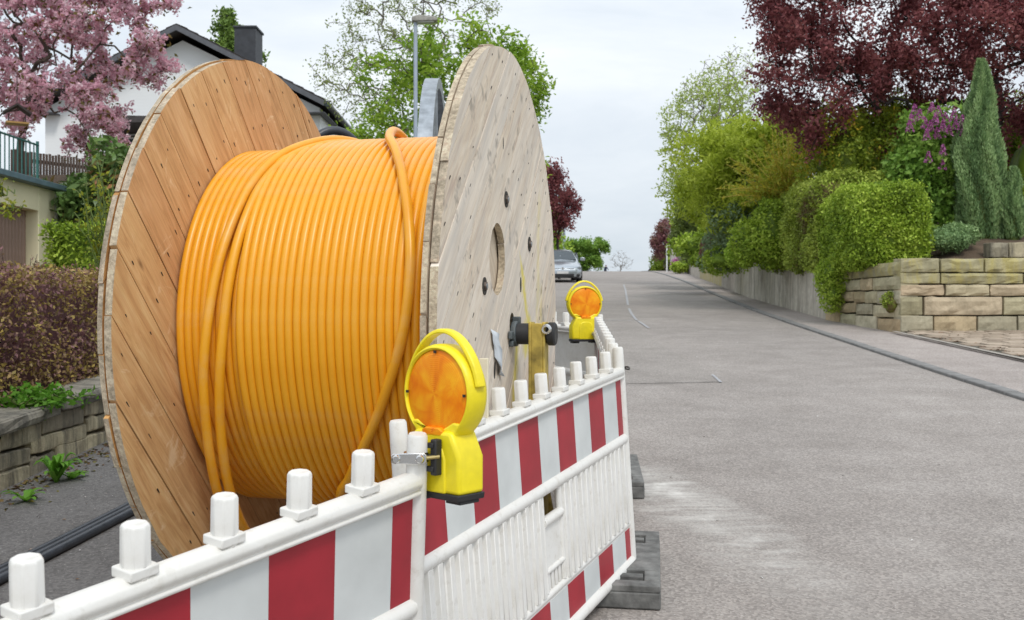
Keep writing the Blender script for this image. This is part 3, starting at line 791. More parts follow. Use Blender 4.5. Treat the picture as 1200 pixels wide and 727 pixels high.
# ------------------------------------------------------------------ drum jacks and axle
jack = thing('reel_stand', (RC[0], RC[1], float(rz(RC[1]))), RYAW, 'dirty yellow reel stand carrying the axle of the wooden cable drum', 'stand')
zb = RC[2]-float(rz(RC[1])); za = zb - .035
MB().tube([(-HW-TH-.22, 0, za), (HW+TH+.155, 0, za)], .03, 18).build('axle', M['black'], jack, smooth=True)
for sgn in (-1, 1):
    x0 = sgn*(HW+TH+.098)
    b = MB()
    b.box((x0-.022, 0, za/2+.01), (.010, .085, za+.07)); b.box((x0+.030, 0, za/2+.01), (.010, .085, za+.07)); b.box((x0+.004, -.038, za/2+.01), (.042, .009, za+.06))
    b.build('arm', M['dirtyellow'], jack, bevel=.003)
    c = MB(); c.box((x0, 0, .035), (.1, 1.3, .07)); c.box((x0, .0, .30), (.05, .06, .5))
    c.build('base', M['dirtyellow'], jack, bevel=.004)
    for s2 in (-1, 1):
        MB().tube([(x0, s2*.58, .06), (x0, s2*.05, .62)], .022, 10).build('brace', M['dirtyellow'], jack, smooth=True)
    MB().lathe([(0, x0+sgn*.040), (.040, x0+sgn*.040), (.044, x0+sgn*.046), (.044, x0+sgn*.066), (.038, x0+sgn*.072), (0, x0+sgn*.072)], (0, 0, za), 'x', 24).build('end_cap', M['black'], jack, smooth=True)
    r_ = MB().lathe([(.010, .0), (.017, .001), (.020, .006), (.017, .011), (.010, .012)], (0, 0, 0), 'y', 20)
    o = r_.build('locking_ring', M['chrome'], jack, smooth=True); o.location = (x0+sgn*.056-.014, -.052, za+.018)
    MB().lathe([(0, x0-sgn*.075), (.040, x0-sgn*.075), (.040, x0-sgn*.028), (0, x0-sgn*.028)], (0, 0, za), 'x', 20).build('collar', M['black'], jack, smooth=True)
    kb = MB().lathe([(0, x0-sgn*.098), (.046, x0-sgn*.098), (.050, x0-sgn*.09), (.050, x0-sgn*.076), (0, x0-sgn*.076)], (0, 0, za), 'x', 10)
    kb.box((x0-sgn*.088, -.062, za-.004), (.014, .05, .030)); kb.box((x0-sgn*.086, .03, za+.05), (.03, .03, .03)); kb.box((x0-sgn*.090, -.052, za-.036), (.018, .022, .022))
    kb.build('clamp_nut', simple('grey_casting', (.085, .10, .105), .5, .3), jack, bevel=.004)
# off-white marker board leaning between drum and barrier
mbp = at(567, 452, 3.13)
mk = thing('marker_post', (mbp[0], mbp[1], float(rz(3.0))), R(-6), 'cream square-edged post standing just behind the large warning lamp', 'post')
MB().box((0, 0, (EYE-.151-float(rz(3.0)))/2), (.030, .018, EYE-.151-float(rz(3.0)))).build('board', M['cream'], mk, bevel=.003)
MB().box((0, 0, .02), (.16, .16, .04)).build('base_plate', M['steel'], mk, bevel=.003)

# second drum of galvanised steel behind, with black pipe
R2 = 1.23; Y2 = 6.2
sd_ = thing('steel_drum', (-.475, Y2, float(rz(Y2))), R(1.2), 'galvanised steel cable drum with black pipe, standing behind the wooden drum', 'cable drum')
zc = at(508, 98, Y2)[2]-R2-float(rz(Y2))
def hoop(x):
    b = MB().lathe([(R2-.06, x-.035), (R2, x-.04), (R2, x+.04), (R2-.06, x+.035), (R2-.012, x+.03), (R2-.012, x-.03), (R2-.06, x-.035)], (0, 0, zc), 'x', 96)
    o = b.build('hoop', M['steel'], sd_, smooth=True)
    for i in range(8):
        a = math.pi*i/4+.2
        MB().tube([(x, .1*math.cos(a), zc+.1*math.sin(a)), (x, (R2-.03)*math.cos(a), zc+(R2-.03)*math.sin(a))], .025, 8).build('spoke', M['steel'], sd_, smooth=True)
hoop(0); hoop(-1.1)
MB().lathe([(.5, -1.08), (.5, -.02)], (0, 0, zc), 'x', 48).build('drum_core', M['steel'], sd_, smooth=True)
p0 = MB().tube([(0, .55*math.cos(t), zc+.55*math.sin(t)) for t in np.linspace(0, 2*math.pi, 60)], .032, 8).build('pipe_winding', M['hose'], sd_, smooth=True)
for i in range(15):
    o = p0 if i == 0 else dup(p0, sd_)
    o.location = (-1.03+i*.068, 0, 0)
for (xa, xb, zt, rr_) in ((392, 428, 153, .026), (380, 404, 163, .03), (418, 436, 168, .026)):
    A = at(xa-6-28, 200, Y2-.35); B = at(xb, 185, Y2-.35); top = at((xa+xb)/2-18, zt, Y2-.35)
    wm = Matrix.Rotation(R(-1.2), 3, 'Z'); O = Vector((-.475, Y2, float(rz(Y2))))
    cx_, rx_ = (A[0]+B[0])/2, (B[0]-A[0])/2; z0 = top[2]-.30
    pts = [wm @ (Vector((cx_+rx_*math.cos(t), Y2-.35+.1*math.cos(t), z0+(top[2]-z0)*math.sin(t))) - O) for t in np.linspace(math.pi*1.05, -.05*math.pi, 24)]
    MB().tube(pts, rr_, 10).build('pipe_loop', M['hose'] if zt != 163 else M['steel'], sd_, smooth=True)
# feeder pipes lying on the pavement
for k, (dx, dy, rr_) in enumerate(((0, 0, .022), (-.050, 0, .019), (-.094, 0, .017))):
    pts = []
    for t in np.linspace(0, 1, 40):
        x = -2.30+dx+.50*t-.10*t*t; y = 2.9+3.0*t
        pts.append((x, y, float(rz(y))+.07+rr_+.02*k*0))
    pts += [(pts[-1][0]+.25*q, pts[-1][1]+.15*q, pts[-1][2]-.0*q) for q in (.5, 1.0)]
    tag(MB().tube(pts, rr_, 12).build('black_pipe', M['hose'], None, smooth=True),
        ['thickest black pipe lying on the left pavement, nearest the barrier', 'thin black pipe on the left pavement, between two others', 'thin black pipe on the left pavement, farthest from the barrier'][k], 'pipe', 'black pipes on the left pavement')

# ------------------------------------------------------------------ barrier panels
LP = 1.96; slat_me = {}
def make_panel(label, loc_, rz_, ry_, roll, sides=(-1, 1)):
    t = thing('safety_barrier', loc_, rz_, label, 'barrier', 'red and white barrier panels round the cable drum', rx=roll, ry=ry_)
    # local: x along, z up, front face towards -y ; z=0 underside of the posts
    for x in (.018, LP-.018):
        MB().tube([(x, 0, 0), (x, 0, .90), (x, 0, .958), (x, 0, .964)], [.024, .024, .0225, .019], 16).build('end_post', M['white'], t, smooth=True)
    def rail(z, r_, x0=.03, x1=LP-.03, nm='rail', fl=.75):
        o = MB().tube([(x0, 0, z), (x1, 0, z)], r_, 14).build(nm, M['white'], t, smooth=True); return o
    # top rail: rounded box section with the lip that holds the sheeting
    pr = [(-.026, .830), (-.028, .838), (-.020, .842), (-.027, .848), (-.030, .858), (-.026, .870), (-.010, .878), (.010, .878), (.026, .870), (.030, .858), (.027, .848), (.020, .842), (.028, .838), (.026, .830)]
    MB().prism([(p[0], p[1]) for p in pr], .03, LP-.03, 'x').build('top_rail', M['white'], t, bevel=.003, smooth=False)
    rail(.566, .025); rail(.196, .015, nm='rail'); rail(.028, .027)
    # board behind the sheeting
    MB().box((LP/2, 0, .708), (LP-.05, .014, .27)).build('board', M['white'], t, bevel=.003)
    MB().box((LP/2, 0, .113), (LP-.05, .014, .15)).build('lower_board', M['white'], t, bevel=.003)
    bnd = [1.923, 1.850] + [1.850-.18*(i+1) for i in range(10)]; bnd[-1] = .037 if bnd[-1] < .06 else bnd[-1]
    for side in sides:
        for zc_, h_ in ((.7105, .243), (.114, .124)):
            for i in range(len(bnd)-1):
                x1, x0 = bnd[i], bnd[i+1]
                red = (i % 2 == 0)
                b = MB(); c = (x0+x1)/2; ww = (x1-x0)-.0004
                b.box((c, side*.0082, zc_), (ww, .0016, h_)); b.build('red_stripe' if red else 'white_stripe', M['sheet_r'] if red else M['sheet_w'], t)
    # pins for stacking and lamps
    pin = None
    for i in range(1, 10):
        x = LP-.016-.184*i
        if pin is None:
            b = MB().tube([(0, 0, .870), (0, 0, .956), (0, 0, .962)], [.0250, .0240, .0212], 8)
            b.box((0, 0, .884), (.055, .050, .018)); 
            pin = b.build('pin', M['white'], t, bevel=.0028, seg=2); pin.data.set_sharp_from_angle(angle=R(30)); pin.location.x = x
            h = MB().lathe([(0, 0), (.0055, 0), (.0055, .0012), (0, .0012)], (0, 0, 0), 'y', 10).build('pin_hole', M['cream'] if False else simple('pin_hole_dirt', (.33, .25, .13), .9), pin); ha = R(-67.5 if True else 0); h.location = (.0220*math.cos(ha), .0220*math.sin(ha), .940); h.rotation_euler = (0, 0, ha+R(90))
        else:
            o = dup(pin, t); o.location.x = x
    # ribbed slats between the middle rails, with the hand hole
    hx0, hx1 = LP-.016-.184*5-.088, LP-.016-.184*5+.088
    def ribbed(n_, w2):
        pr2 = [(-w2, .008), (-w2, -.005)]
        for k in range(n_):
            c0 = -w2+.026+k*.057
            pr2 += [(c0-.021, -.004), (c0-.014, -.019), (c0+.014, -.019), (c0+.021, -.004)]
        return MB().prism(pr2+[(w2, -.005), (w2, .008)], .205, .548, 'z').build('slat', M['white'], t, bevel=.002, seg=1)
    sl = None
    for i in range(1, 11):
        if i == 5: continue
        x = LP-.016-.184*i
        if sl is None: sl = ribbed(3, .083); sl.location.x = x
        else:
            o = dup(sl, t); o.location.x = x
    o = ribbed(1, .030); o.location.x = LP-.064
    cx_ = (hx0+hx1)/2
    MB().tube([(hx0, -.004, .452), (hx1, -.004, .452)], .018, 12).build('hand_grip', M['white'], t, smooth=True)
    MB().box((cx_, 0, .362), (hx1-hx0, .012, .17)).build('name_panel', M['white'], t, bevel=.002)
    MB().tube([(hx0, -.004, .280), (hx1, -.004, .280)], .011, 12).build('rib', M['white'], t, smooth=True)
    for xx in (hx0, hx1): MB().tube([(xx, -.002, .21), (xx, -.002, .545)], .013, 10).build('rib', M['white'], t, smooth=True)
    for k in range(5):
        MB().box((hx0+.03+k*.035, 0, .24), (.022, .014, .06)).build('rib', M['white'], t, bevel=.003)
    return t
def panel_at(label, ox, oy, oz, ang, slope, roll=0.0, sides=(-1, 1)):
    return make_panel(label, (ox, oy, EYE+oz), R(ang), -slope, roll, sides)
pn1 = panel_at('nearest barrier panel, running from the lower left corner up to the large lamp', -1.2871, .7032, -1.399, 57.53, .088, .1045)
pn2 = panel_at('barrier panel with handle hole, between the large lamp and the foot at the road edge', -.237, 2.593, -1.246, 66.9, .0636, -.0455)
pn3 = panel_at('barrier panel seen end-on, running uphill from the road corner to the small lamp', .462, 4.40, -1.108, 87.2, .0600, -.02)
pn4 = panel_at('farthest barrier panel, mostly hidden behind the drum and the small lamp', .552, 6.36, -.992, 115, .03, 0, (-1,))

# rubber feet
def foot(label, p, ang):
    z = float(rz(p[1]))+.002
    t = thing('rubber_ballast_block', (p[0], p[1], z), ang, label, 'barrier foot', 'rubber feet under the barrier', rx=math.atan(.06)*math.cos(ang), ry=-math.atan(.06)*math.sin(ang))
    b = MB(); Lx, Wy, H = .80, .40, .10
    xs = [(-.40, -.30), (-.30, -.20), (-.20, .20), (.20, .30), (.30, .40)]
    b.box((0, 0, H*.35), (Lx, Wy, H*.7))
    o = b.build('base', M['foot'], t, bevel=.008)
    for x0, x1, y0, y1 in ((-.40, -.33, -.2, .2), (-.33, -.20, -.20, -.13), (-.33, -.20, .13, .2), (-.20, .20, -.20, .20), (.20, .33, -.20, -.13), (.20, .33, .13, .2), (.33, .40, -.2, .2), (-.29, -.24, -.13, .13), (.245, .285, -.13, .13)):
        MB().box(((x0+x1)/2, (y0+y1)/2, H*.84), (x1-x0-.004, y1-y0-.004, H*.3)).build('rib', M['foot'], t, bevel=.005)
    for k in range(4):
        MB().box((-.12+k*.08, 0, H+.004), (.05, .06, .012)).build('socket', M['foot'] if k % 2 else M['black'], t, bevel=.002)
    return t
foot('grey rubber foot on the road under the right end of the striped barrier', (.455, 4.43), R(82))
foot('grey rubber foot on the road below the small lamp', (.60, 6.22), R(86))
foot('grey rubber foot under the joint beneath the large lamp', (-.24, 2.37), R(-28))
foot('grey rubber foot behind the drum under the farthest barrier panel', (-.24, 7.95), R(25))
# wire ties holding the panels together
for (p, nm) in (((.47, 4.385, EYE-.255), 'rusty wire tie at the road corner of the barrier'),):
    t = MB().tube([(p[0]+.045*math.cos(a), p[1]+.05*math.sin(a), p[2]+.004*math.sin(3*a)) for a in np.linspace(0, 2*math.pi, 24, endpoint=False)], .004, 6, closed=True).build('wire_tie', M['nail'], None, smooth=True)
    tag(t, nm, 'wire tie')

# ------------------------------------------------------------------ warning lamps
def make_lamp(label, loc_, rz_, bracket):
    t = thing('warning_lamp', loc_, rz_, label, 'warning lamp', 'yellow battery warning lamps on the barrier')
    # local: front towards -y, origin at the underside; body .185 wide, .385 high
    def slab(poly, y0, y1, nm, mat, bv=.006): return MB().prism(poly, y0, y1, 'y').build(nm, mat, t, bevel=bv, seg=3)
    slab([(-.088, .012), (.088, .012), (.088, .095), (.060, .150), (-.060, .150), (-.088, .095)], -.040, .040, 'body', M['yel'], .009)
    slab([(-.046, .012), (.046, .012), (.046, .088), (.036, .112), (.018, .122), (-.018, .122), (-.036, .112), (-.046, .088)], -.0435, .0435, 'front_panel', M['yel'], .005)
    slab([(-.086, -.002), (.086, -.002), (.089, .013), (-.089, .013)], -.042, .042, 'base', M['black'], .003)
    slab([(-.082, -.012), (-.04, -.012), (-.04, -.002), (-.082, -.002)], -.03, .03, 'skid', M['black'], .002)
    slab([(.035, -.010), (.082, -.010), (.082, -.002), (.035, -.002)], -.03, .03, 'skid', M['black'], .002)
    cz = .232
    # lens housing: ring
    MB().lathe([(.099, -.027), (.103, -.030), (.107, -.028), (.111, -.018), (.112, 0), (.111, .018), (.107, .028), (.103, .030), (.099, .027), (.097, .02), (.097, -.02), (.099, -.027)], (0, 0, cz), 'y', 64).build('housing_ring', M['yel'], t, smooth=True)
    nk = slab([(-.062, .135), (.062, .135), (.080, .168), (.058, .172), (0, .142), (-.058, .172), (-.080, .168)], -.030, .030, 'neck', M['yel'], .006)
    for s_ in (-1, 1):
        lp = [(.0, s_*.034)] + [(r_, s_*(.022+.012*math.sqrt(max(0, 1-(r_/.0985)**2)))) for r_ in np.linspace(.012, .0975, 14)]
        o = MB().lathe(lp, (0, 0, 0), 'y', 64).build('lens', M['lens'], t, smooth=True); o.location = (0, 0, cz)
        for a in (R(90), R(180), R(0), R(250), R(290)):
            MB().box((.094*math.cos(a), s_*.0300, cz+.094*math.sin(a)), (.006, .004, .006)).build('clip', M['nail'], t)
        q = MB().prism([(-.030, -.006), (.030, -.006), (.034, .008), (.022, .015), (-.022, .015), (-.034, .008)], s_*.020, s_*.040, 'y').build('sensor_window', M['lens'], t, bevel=.003); q.location = (0, 0, .142)
    # carrying handle: arched band over the ring
    hp = []
    for a in np.linspace(R(8), R(172), 40):
        hp.append((.1175*math.cos(a)*(1.0), 0, cz+.002+(.115+.024*max(0, math.sin(a))**1.5)*math.sin(a)))
    V = []; Fc = []
    for i, p in enumerate(hp):
        a = R(8)+(R(164))*i/(len(hp)-1); nx_, nz_ = math.cos(a), math.sin(a)
        for (dr, dy) in ((-.005, -.015), (.005, -.011), (.005, .011), (-.005, .015)):
            V.append((p[0]+nx_*dr, dy, p[2]+nz_*dr))
    for i in range(len(hp)-1):
        for j in range(4): Fc.append((i*4+j, i*4+(j+1) % 4, (i+1)*4+(j+1) % 4, (i+1)*4+j))
    Fc += [(0, 1, 2, 3), tuple((len(hp)-1)*4+j for j in (3, 2, 1, 0))]
    hb = MB().add(V, Fc).build('handle', M['yel'], t, bevel=.003, smooth=True)
    if not bracket: MB().lathe([(0, -.051), (.012, -.051), (.014, -.047), (.014, -.040)], (.045, 0, .045), 'y', 16).build('lock_bolt', M['chrome'], t, smooth=True)
    if bracket:
        # hinge block and clamp strap round the panel post, with two hexagon bolts
        bx, by, bz, ang = bracket
        MB().box((.028, -.052, bz), (.018, .020, .080)).build('hinge_block', M['black'], t, bevel=.003)
        for q in (-1, 0, 1): MB().box((.020, -.054, bz+q*.026), (.022, .024, .012)).build('hinge_rib', M['black'], t, bevel=.002)
        cl = MB().prism([(.0275*math.cos(a), .0275*math.sin(a)) for a in np.linspace(0, 2*math.pi, 28, endpoint=False)], -.011, .011, 'z')
        o = cl.build('clamp_strap', M['chrome'], t, smooth=True); o.location = (bx, by, bz); o.rotation_euler = (0, 0, ang)
        MB().prism([(-.052, -.008), (-.046, -.011), (.020, -.013), (.026, -.008), (.026, .008), (.020, .013), (-.046, .011), (-.052, .008)], -.034, -.029, 'y').build('clamp_plate', M['chrome'], o, bevel=.0015)
        MB().tube([(.010, -.030, 0), (.052, -.012, .002)], .0045, 8).build('threaded_rod', simple('brass', (.45, .36, .16), .4, .2, metal=.7), o, smooth=True)
        for xx in (-.040, .012):
            MB().lathe([(0, -.044), (.007, -.044), (.0095, -.041), (.0095, -.034), (0, -.034)], (xx, 0, 0), 'y', 16).build('clamp_bolt', M['chrome'], o, smooth=True)
    return t
lp1 = at(521, 580, 2.27)
# post of panel 1 in lamp coordinates
ang1 = -R(43)
dx, dy = -.213-lp1[0], 2.219-lp1[1]
lx_, ly_ = dx*math.cos(-ang1)-dy*math.sin(-ang1), dx*math.sin(-ang1)+dy*math.cos(-ang1)
make_lamp('large yellow warning lamp with amber lens, clamped to the nearest barrier post', tuple(lp1), ang1, (lx_, ly_, .094, R(43)))
lp2 = at(684.5, 400, 6.22)
make_lamp('smaller-looking yellow warning lamp at the far corner of the barrier', tuple(lp2), R(14), None)
# ------------------------------------------------------------------ stone walls
M['sand'] = mat_stone('sandstone', [(.33, .30, .19), (.44, .33, .20), (.50, .46, .32), (.38, .34, .21), (.56, .52, .40), (.43, .31, .19), (.30, .27, .19), (.50, .46, .34), (.48, .33, .20), (.40, .37, .25)], 1.2, None)
M['sandtop'] = mat_stone('sandstone_lichen', [(.36, .33, .20), (.42, .38, .22), (.30, .28, .19)], 1.2, (.42, .36, .13))
M['lowstone'] = mat_stone('weathered_block', [(.52, .46, .31), (.40, .36, .26), (.46, .41, .29), (.30, .27, .20)], 1.6, (.095, .085, .068))
M['coping'] = mat_stone('coping', [(.24, .225, .19), (.29, .27, .225)], 1.6, (.10, .095, .08))
M['mortar'] = simple('joint_earth', (.045, .038, .028), .95, .3)
def block(name, Mx, l, d, h, mat, parent, amp=.02, nx=6, nz=3, er=.022):
    """rough quarried block: front face (towards -y) subdivided and uneven"""
    V = []; sx, sz = random.uniform(0, 99), random.uniform(0, 99)
    for j in range(nz+1):
        for i in range(nx+1):
            x, z = (i/nx-.5)*l, (j/nz-.5)*h
            ex = min(i, nx-i) == 0; ez = min(j, nz-j) == 0
            y = -d/2 + (er if (ex or ez) else -amp*mnoise.noise(Vector((x*5+sx, z*5, sz)))*1.3)
            x += (0 if not ex else -.006*math.copysign(1, x)*random.random()) + (0 if ex else random.uniform(-.02, .02)*l*.3)
            z += (0 if not ez else -.006*math.copysign(1, z)*random.random()) + (0 if not ez else random.uniform(-.006, .006))
            V.append(Mx @ Vector((x, y, z)))
    n = nx+1; Fc = [(j*n+i, j*n+i+1, (j+1)*n+i+1, (j+1)*n+i) for j in range(nz) for i in range(nx)]
    k = len(V); c = [Mx @ Vector((sx_*l/2, d/2, sz_*h/2)) for sx_, sz_ in ((-1, -1), (1, -1), (1, 1), (-1, 1))]; V += c
    bot = list(range(0, n)); top = list(range(nz*n, nz*n+n)); lef = [j*n for j in range(nz+1)]; rig = [j*n+nx for j in range(nz+1)]
    Fc += [tuple(bot[::-1]+[k, k+1]), tuple(top+[k+2, k+3]), tuple(lef+[k+3, k]), tuple(rig[::-1]+[k+1, k+2]), (k+1, k, k+3, k+2)]
    o = mesh_np(name, V, Fc, mat, parent)
    b = o.modifiers.new('b', 'BEVEL'); b.width = .008; b.segments = 1; b.limit_method = 'ANGLE'; b.angle_limit = R(50)
    return o
# right sandstone wall: part facing down the road, Y = 17
sw = thing('sandstone_wall', (6.65, 17.0, float(rz(17))), 0, 'buff sandstone block wall beside the brick-paved driveway on the right', 'wall')
rows = [(392, 370, [1055, 1094.5, 1146, 1193, 1240, 1290, 1330, 1385, 1450]), (370, 347.5, [1055, 1082.5, 1176, 1232, 1300, 1345, 1400, 1450]),
        (347.5, 333, [1055, 1108, 1160.5, 1216, 1260, 1330, 1390, 1450]), (333, 320, [1055, 1103, 1200, 1290, 1360, 1450]), (320, 302, [1055, 1102, 1154.5, 1205, 1262, 1310, 1390, 1450])]
O_ = Vector((6.65, 17.0, float(rz(17))))
for ri, (yb, yt, xs) in enumerate(rows):
    zb_, zt_ = at(0, yb, 17)[2], at(0, yt, 17)[2]
    if ri == 0: zb_ -= .12
    for a, b in zip(xs[:-1], xs[1:]):
        xa, xb = at(a, 0, 17)[0], at(b, 0, 17)[0]; g = .030
        Mx = Matrix.Translation(Vector(((xa+xb)/2, 17.0+.17+random.uniform(-.015, .015), (zb_+zt_)/2)) - O_)
        block('block', Mx, xb-xa-g*random.uniform(.5, 1.3), .36, zt_-zb_-g*random.uniform(.3, 1), M['sandtop'] if ri >= 3 else M['sand'], sw, .045, max(4, int((xb-xa)/.12)), 4)
H_ = at(0, 304, 17)[2]-O_.z
MB().box((3.2, .32, H_/2-.05), (6.1, .3, H_-.02)).build('joint_filling', M['mortar'], sw)
# return along the road to the concrete wall
A_, B_ = np.array([6.62, 17.02]), np.array([6.40, 20.4]); dv = B_-A_; Ln = np.linalg.norm(dv); ang_ = math.atan2(dv[1], dv[0])
sr = thing('sandstone_wall', (A_[0], A_[1], float(rz(17))), 0, 'receding sandstone wall return with plant tufts, between concrete wall and driveway corner', 'wall')
O2 = Vector((A_[0], A_[1], float(rz(17))))
fr = [(0, .22), (.22, .40), (.40, .58), (.58, .74), (.74, .88), (.88, 1.0)]
for ri in range(5):
    cuts = [0]; 
    while cuts[-1] < .9: cuts.append(min(1, cuts[-1]+random.choice([.16, .22, .28, .34])))
    cuts[-1] = 1.0
    for a, b in zip(cuts[:-1], cuts[1:]):
        m_ = (a+b)/2; p = A_+dv*m_; zg = float(rz(p[1])); top = at(0, 305-15*0, 17)[2]+ (at(0, 319, 20.4)[2]-at(0, 305, 17)[2])*m_
        hts = [0, .21, .40, .60, .80, 1.0]; z0 = zg+(top-zg)*hts[ri]; z1 = zg+(top-zg)*hts[ri+1]
        if ri == 0: z0 -= .1
        Mx = Matrix.Translation(Vector((p[0]+.16, p[1], (z0+z1)/2))-O2) @ Matrix.Rotation(ang_+math.pi, 4, 'Z') 
        Mx = Matrix.Translation(Vector((p[0]+.16+random.uniform(-.02, .02), p[1], (z0+z1)/2))-O2) @ Matrix.Rotation(math.atan2(-dv[1], -dv[0]), 4, 'Z')
        block('block', Mx, Ln*(b-a)-.03, .34, z1-z0-.02, M['sandtop'] if ri == 4 else M['sand'], sr, .035, 6, 3)
MB().prism([(.16, .15), (.40, .15), (.18, 3.4), (-.06, 3.4)], -.1, 1.12, 'z').build('joint_filling', M['mortar'], sr)
# upper edging stones behind the wall
ue = thing('edging_stones', tuple(at(1156, 300, 18.2)), 0, 'low brown edging stones on the bank above the sandstone wall', 'wall')
x = 0
for i in range(9):
    l = random.uniform(.3, .5)
    block('edging_stone', Matrix.Translation(Vector((x+l/2, 0, .10))), l-.02, .3, .27, M['lowstone'], ue, .03, 4, 3); x += l
# concrete wall
M['concrete'] = mat_stone('stained_concrete', [(.56, .53, .47), (.62, .59, .52), (.52, .48, .42)], 1.3, (.33, .30, .25), .3)
M['concrete_y'] = mat_stone('lichen_concrete', [(.40, .36, .25), (.46, .42, .28)], 1.3, (.42, .34, .08), .3)
cw = thing('concrete_wall', (6.4, 20.4, float(rz(20.4))), 0, 'long stained concrete retaining wall rising along the right pavement', 'wall')
yy = [20.45, 24.5, 29, 34, 39, 44.5, 50.5, 57]
for i, (a, b) in enumerate(zip(yy[:-1], yy[1:])):
    V = []
    for y in np.linspace(a, b-.04, 6):
        x0 = float(wx(y)); zg = float(rz(y)); h = .98-.06*math.sin(y)
        for (xx, zz) in ((x0, zg-.1), (x0+.02, zg+h), (x0+.28, zg+h), (x0+.28, zg-.1)): V.append((xx-6.4, y-20.4, zz-float(rz(20.4))))
    Fc = [(j*4+k, j*4+(k+1) % 4, (j+1)*4+(k+1) % 4, (j+1)*4+k) for j in range(5) for k in range(4)]+[(0, 1, 2, 3), (23, 22, 21, 20)]
    mesh_np('wall_segment', V, Fc, M['concrete_y'] if i in (4, 5) else M['concrete'], cw)
# left low wall along the pavement
lw = thing('garden_wall', (-2.95, 3.0, float(rz(3))), 0, 'low weathered block wall with stone coping under the reddish hedge', 'wall')
O3 = Vector((-2.95, 3.0, float(rz(3))))
for ri, (h0, h1) in enumerate(((-.1, .10), (.10, .205), (.205, .33))):
    y = 3.0+random.uniform(0, .2)
    while y < 12.5:
        l = random.choice([.34, .5, .62, .8]); p = y+l/2; zg = float(rz(p))
        Mx = Matrix.Translation(Vector((float(wl(p))-.13, p, zg+.07+(h0+h1)/2))-O3) @ Matrix.Rotation(R(90), 4, 'Z')
        block('block', Mx, l-.008, .24, h1-h0-.006, M['lowstone'], lw, .006, 6, 3, .004); y += l
MB().prism([(-.13, 0), (-.28, 0), (-.28, 9.4), (-.13, 9.4)], 0, .30, 'z').build('joint_filling', M['mortar'], lw)
bpy.context.view_layer.update()
lw.children[-1].rotation_euler = (math.atan(.06), 0, 0)
y = 3.1; k = 0
for l in (.9, 1.05, 1.32, 1.75, 1.3, 1.4, 1.5, 1.3):
    p = y+l/2; zg = float(rz(p))
    o = block('coping_slab', Matrix.Translation(Vector((float(wl(p))-.12, p, zg+.445))-O3) @ Matrix.Rotation(R(90), 4, 'Z') @ Matrix.Rotation(math.atan(.045)+random.uniform(-.006, .006), 4, 'Y').inverted(), l-.02, .36, .085, M['coping'], lw, .025, 9, 2, .01); y += l

# brick-paved driveway on the right: joined, each brick only a pixel or two high
def rpaver():
    m = NM('clay_pavers'); oi = m.n('ShaderNodeObjectInfo'); v = m.world()
    b = m.ramp(oi.outputs['Random'], [(0, (.26, .205, .155)), (.5, (.36, .285, .215)), (1, (.44, .36, .28))])
    m.base(m.mixc(.5, b, m.ramp(m.noise(v, 6, 5), [(.3, (.3, .3, .3)), (.7, (.65, .65, .65))]), 'OVERLAY')); m.set(Roughness=.9); return m.m
M['paver'] = rpaver()
M['joint'] = simple('sand_joint', (.09, .08, .06), .95, .2)
V = [(6.5, 8, float(rz(8))+.064), (16, 8, float(rz(8))+.064), (16, 17.2, float(rz(17.2))+.064), (6.62, 17.2, float(rz(17.2))+.064)]
tag(mesh_np('driveway', V, [(0, 1, 2, 3)], M['joint']), kind='structure')
drv = bpy.data.objects['driveway']; pv0 = None; rest = []
yv = 10.6; r = 0
while yv < 16.75:
    xv = 6.58+.16*(r % 2)
    while xv < 13.5:
        z = float(rz(yv+.15))+.066
        if xv < 9.7:
            if pv0 is None: pv0 = MB().box((0, 0, 0), (.285, .285, .03)).build('paver', M['paver'], drv, bevel=.008, seg=1); o = pv0
            else: o = dup(pv0, drv)
            o.location = (xv+.15, yv+.15, z+random.uniform(-.006, .006)); o.rotation_euler = (math.atan(.06)+random.uniform(-.02, .02), random.uniform(-.02, .02), random.uniform(-.02, .02))
        else: rest.append((xv+.15, yv+.15, z))
        xv += .32
    yv += .32; r += 1
mb = MB()
for p in rest: mb.box(p, (.285, .285, .03))
tag(mb.build('paver', M['paver'], drv), kind='stuff')
strip('driveway_edging', [(6.5, y) for y in np.linspace(8, 17, 12)], .09, simple('edging', (.36, .33, .29), .9), .072)

# ------------------------------------------------------------------ garage
M['render'] = simple('cream_render', (.84, .77, .52), .9, .10, 1.2, .35, 60)
M['brown'] = simple('brown_door', (.31, .205, .16), .55, .1)
M['flash'] = simple('blue_grey_flashing', (.11, .17, .20), .5, .15)
gz0 = float(rz(14)); GX = -7.3; GT = EYE+1.90
ga = thing('garage', (GX, 12.5, gz0), 0, 'cream rendered garage with brown ribbed door, at the left edge', 'garage')
gh = GT-gz0
y0_, y1_ = -5.0, 3.5      # local along the facade, far corner at Y=16
dy0, dy1 = -4.0, 2.90     # door opening
dh = EYE+1.53-gz0
b = MB()
b.box((-.13, (y1_+dy1)/2, gh/2-.3), (.26, y1_-dy1, gh+.6)); b.build('wall', M['render'], ga, bevel=.01)
MB().box((-.13, (y0_+dy0)/2, gh/2-.3), (.26, dy0-y0_, gh+.6)).build('wall', M['render'], ga, bevel=.01)
MB().box((-.13, (dy0+dy1)/2, (gh+dh)/2), (.256, dy1-dy0-.002, gh-dh)).build('lintel', M['render'], ga, bevel=.006)
MB().box((-3.0, y1_-.12, gh/2-.3), (5.6, .22, gh+.6)).build('wall', M['render'], ga)
MB().box((-3.0, (y0_+y1_)/2, gh-.06), (5.7, y1_-y0_-.05, .1)).build('roof_slab', M['concrete'], ga)
MB().box((-.08, (y0_+y1_)/2, gh+.045), (.46, y1_-y0_+.10, .09)).build('flashing', M['flash'], ga, bevel=.01)
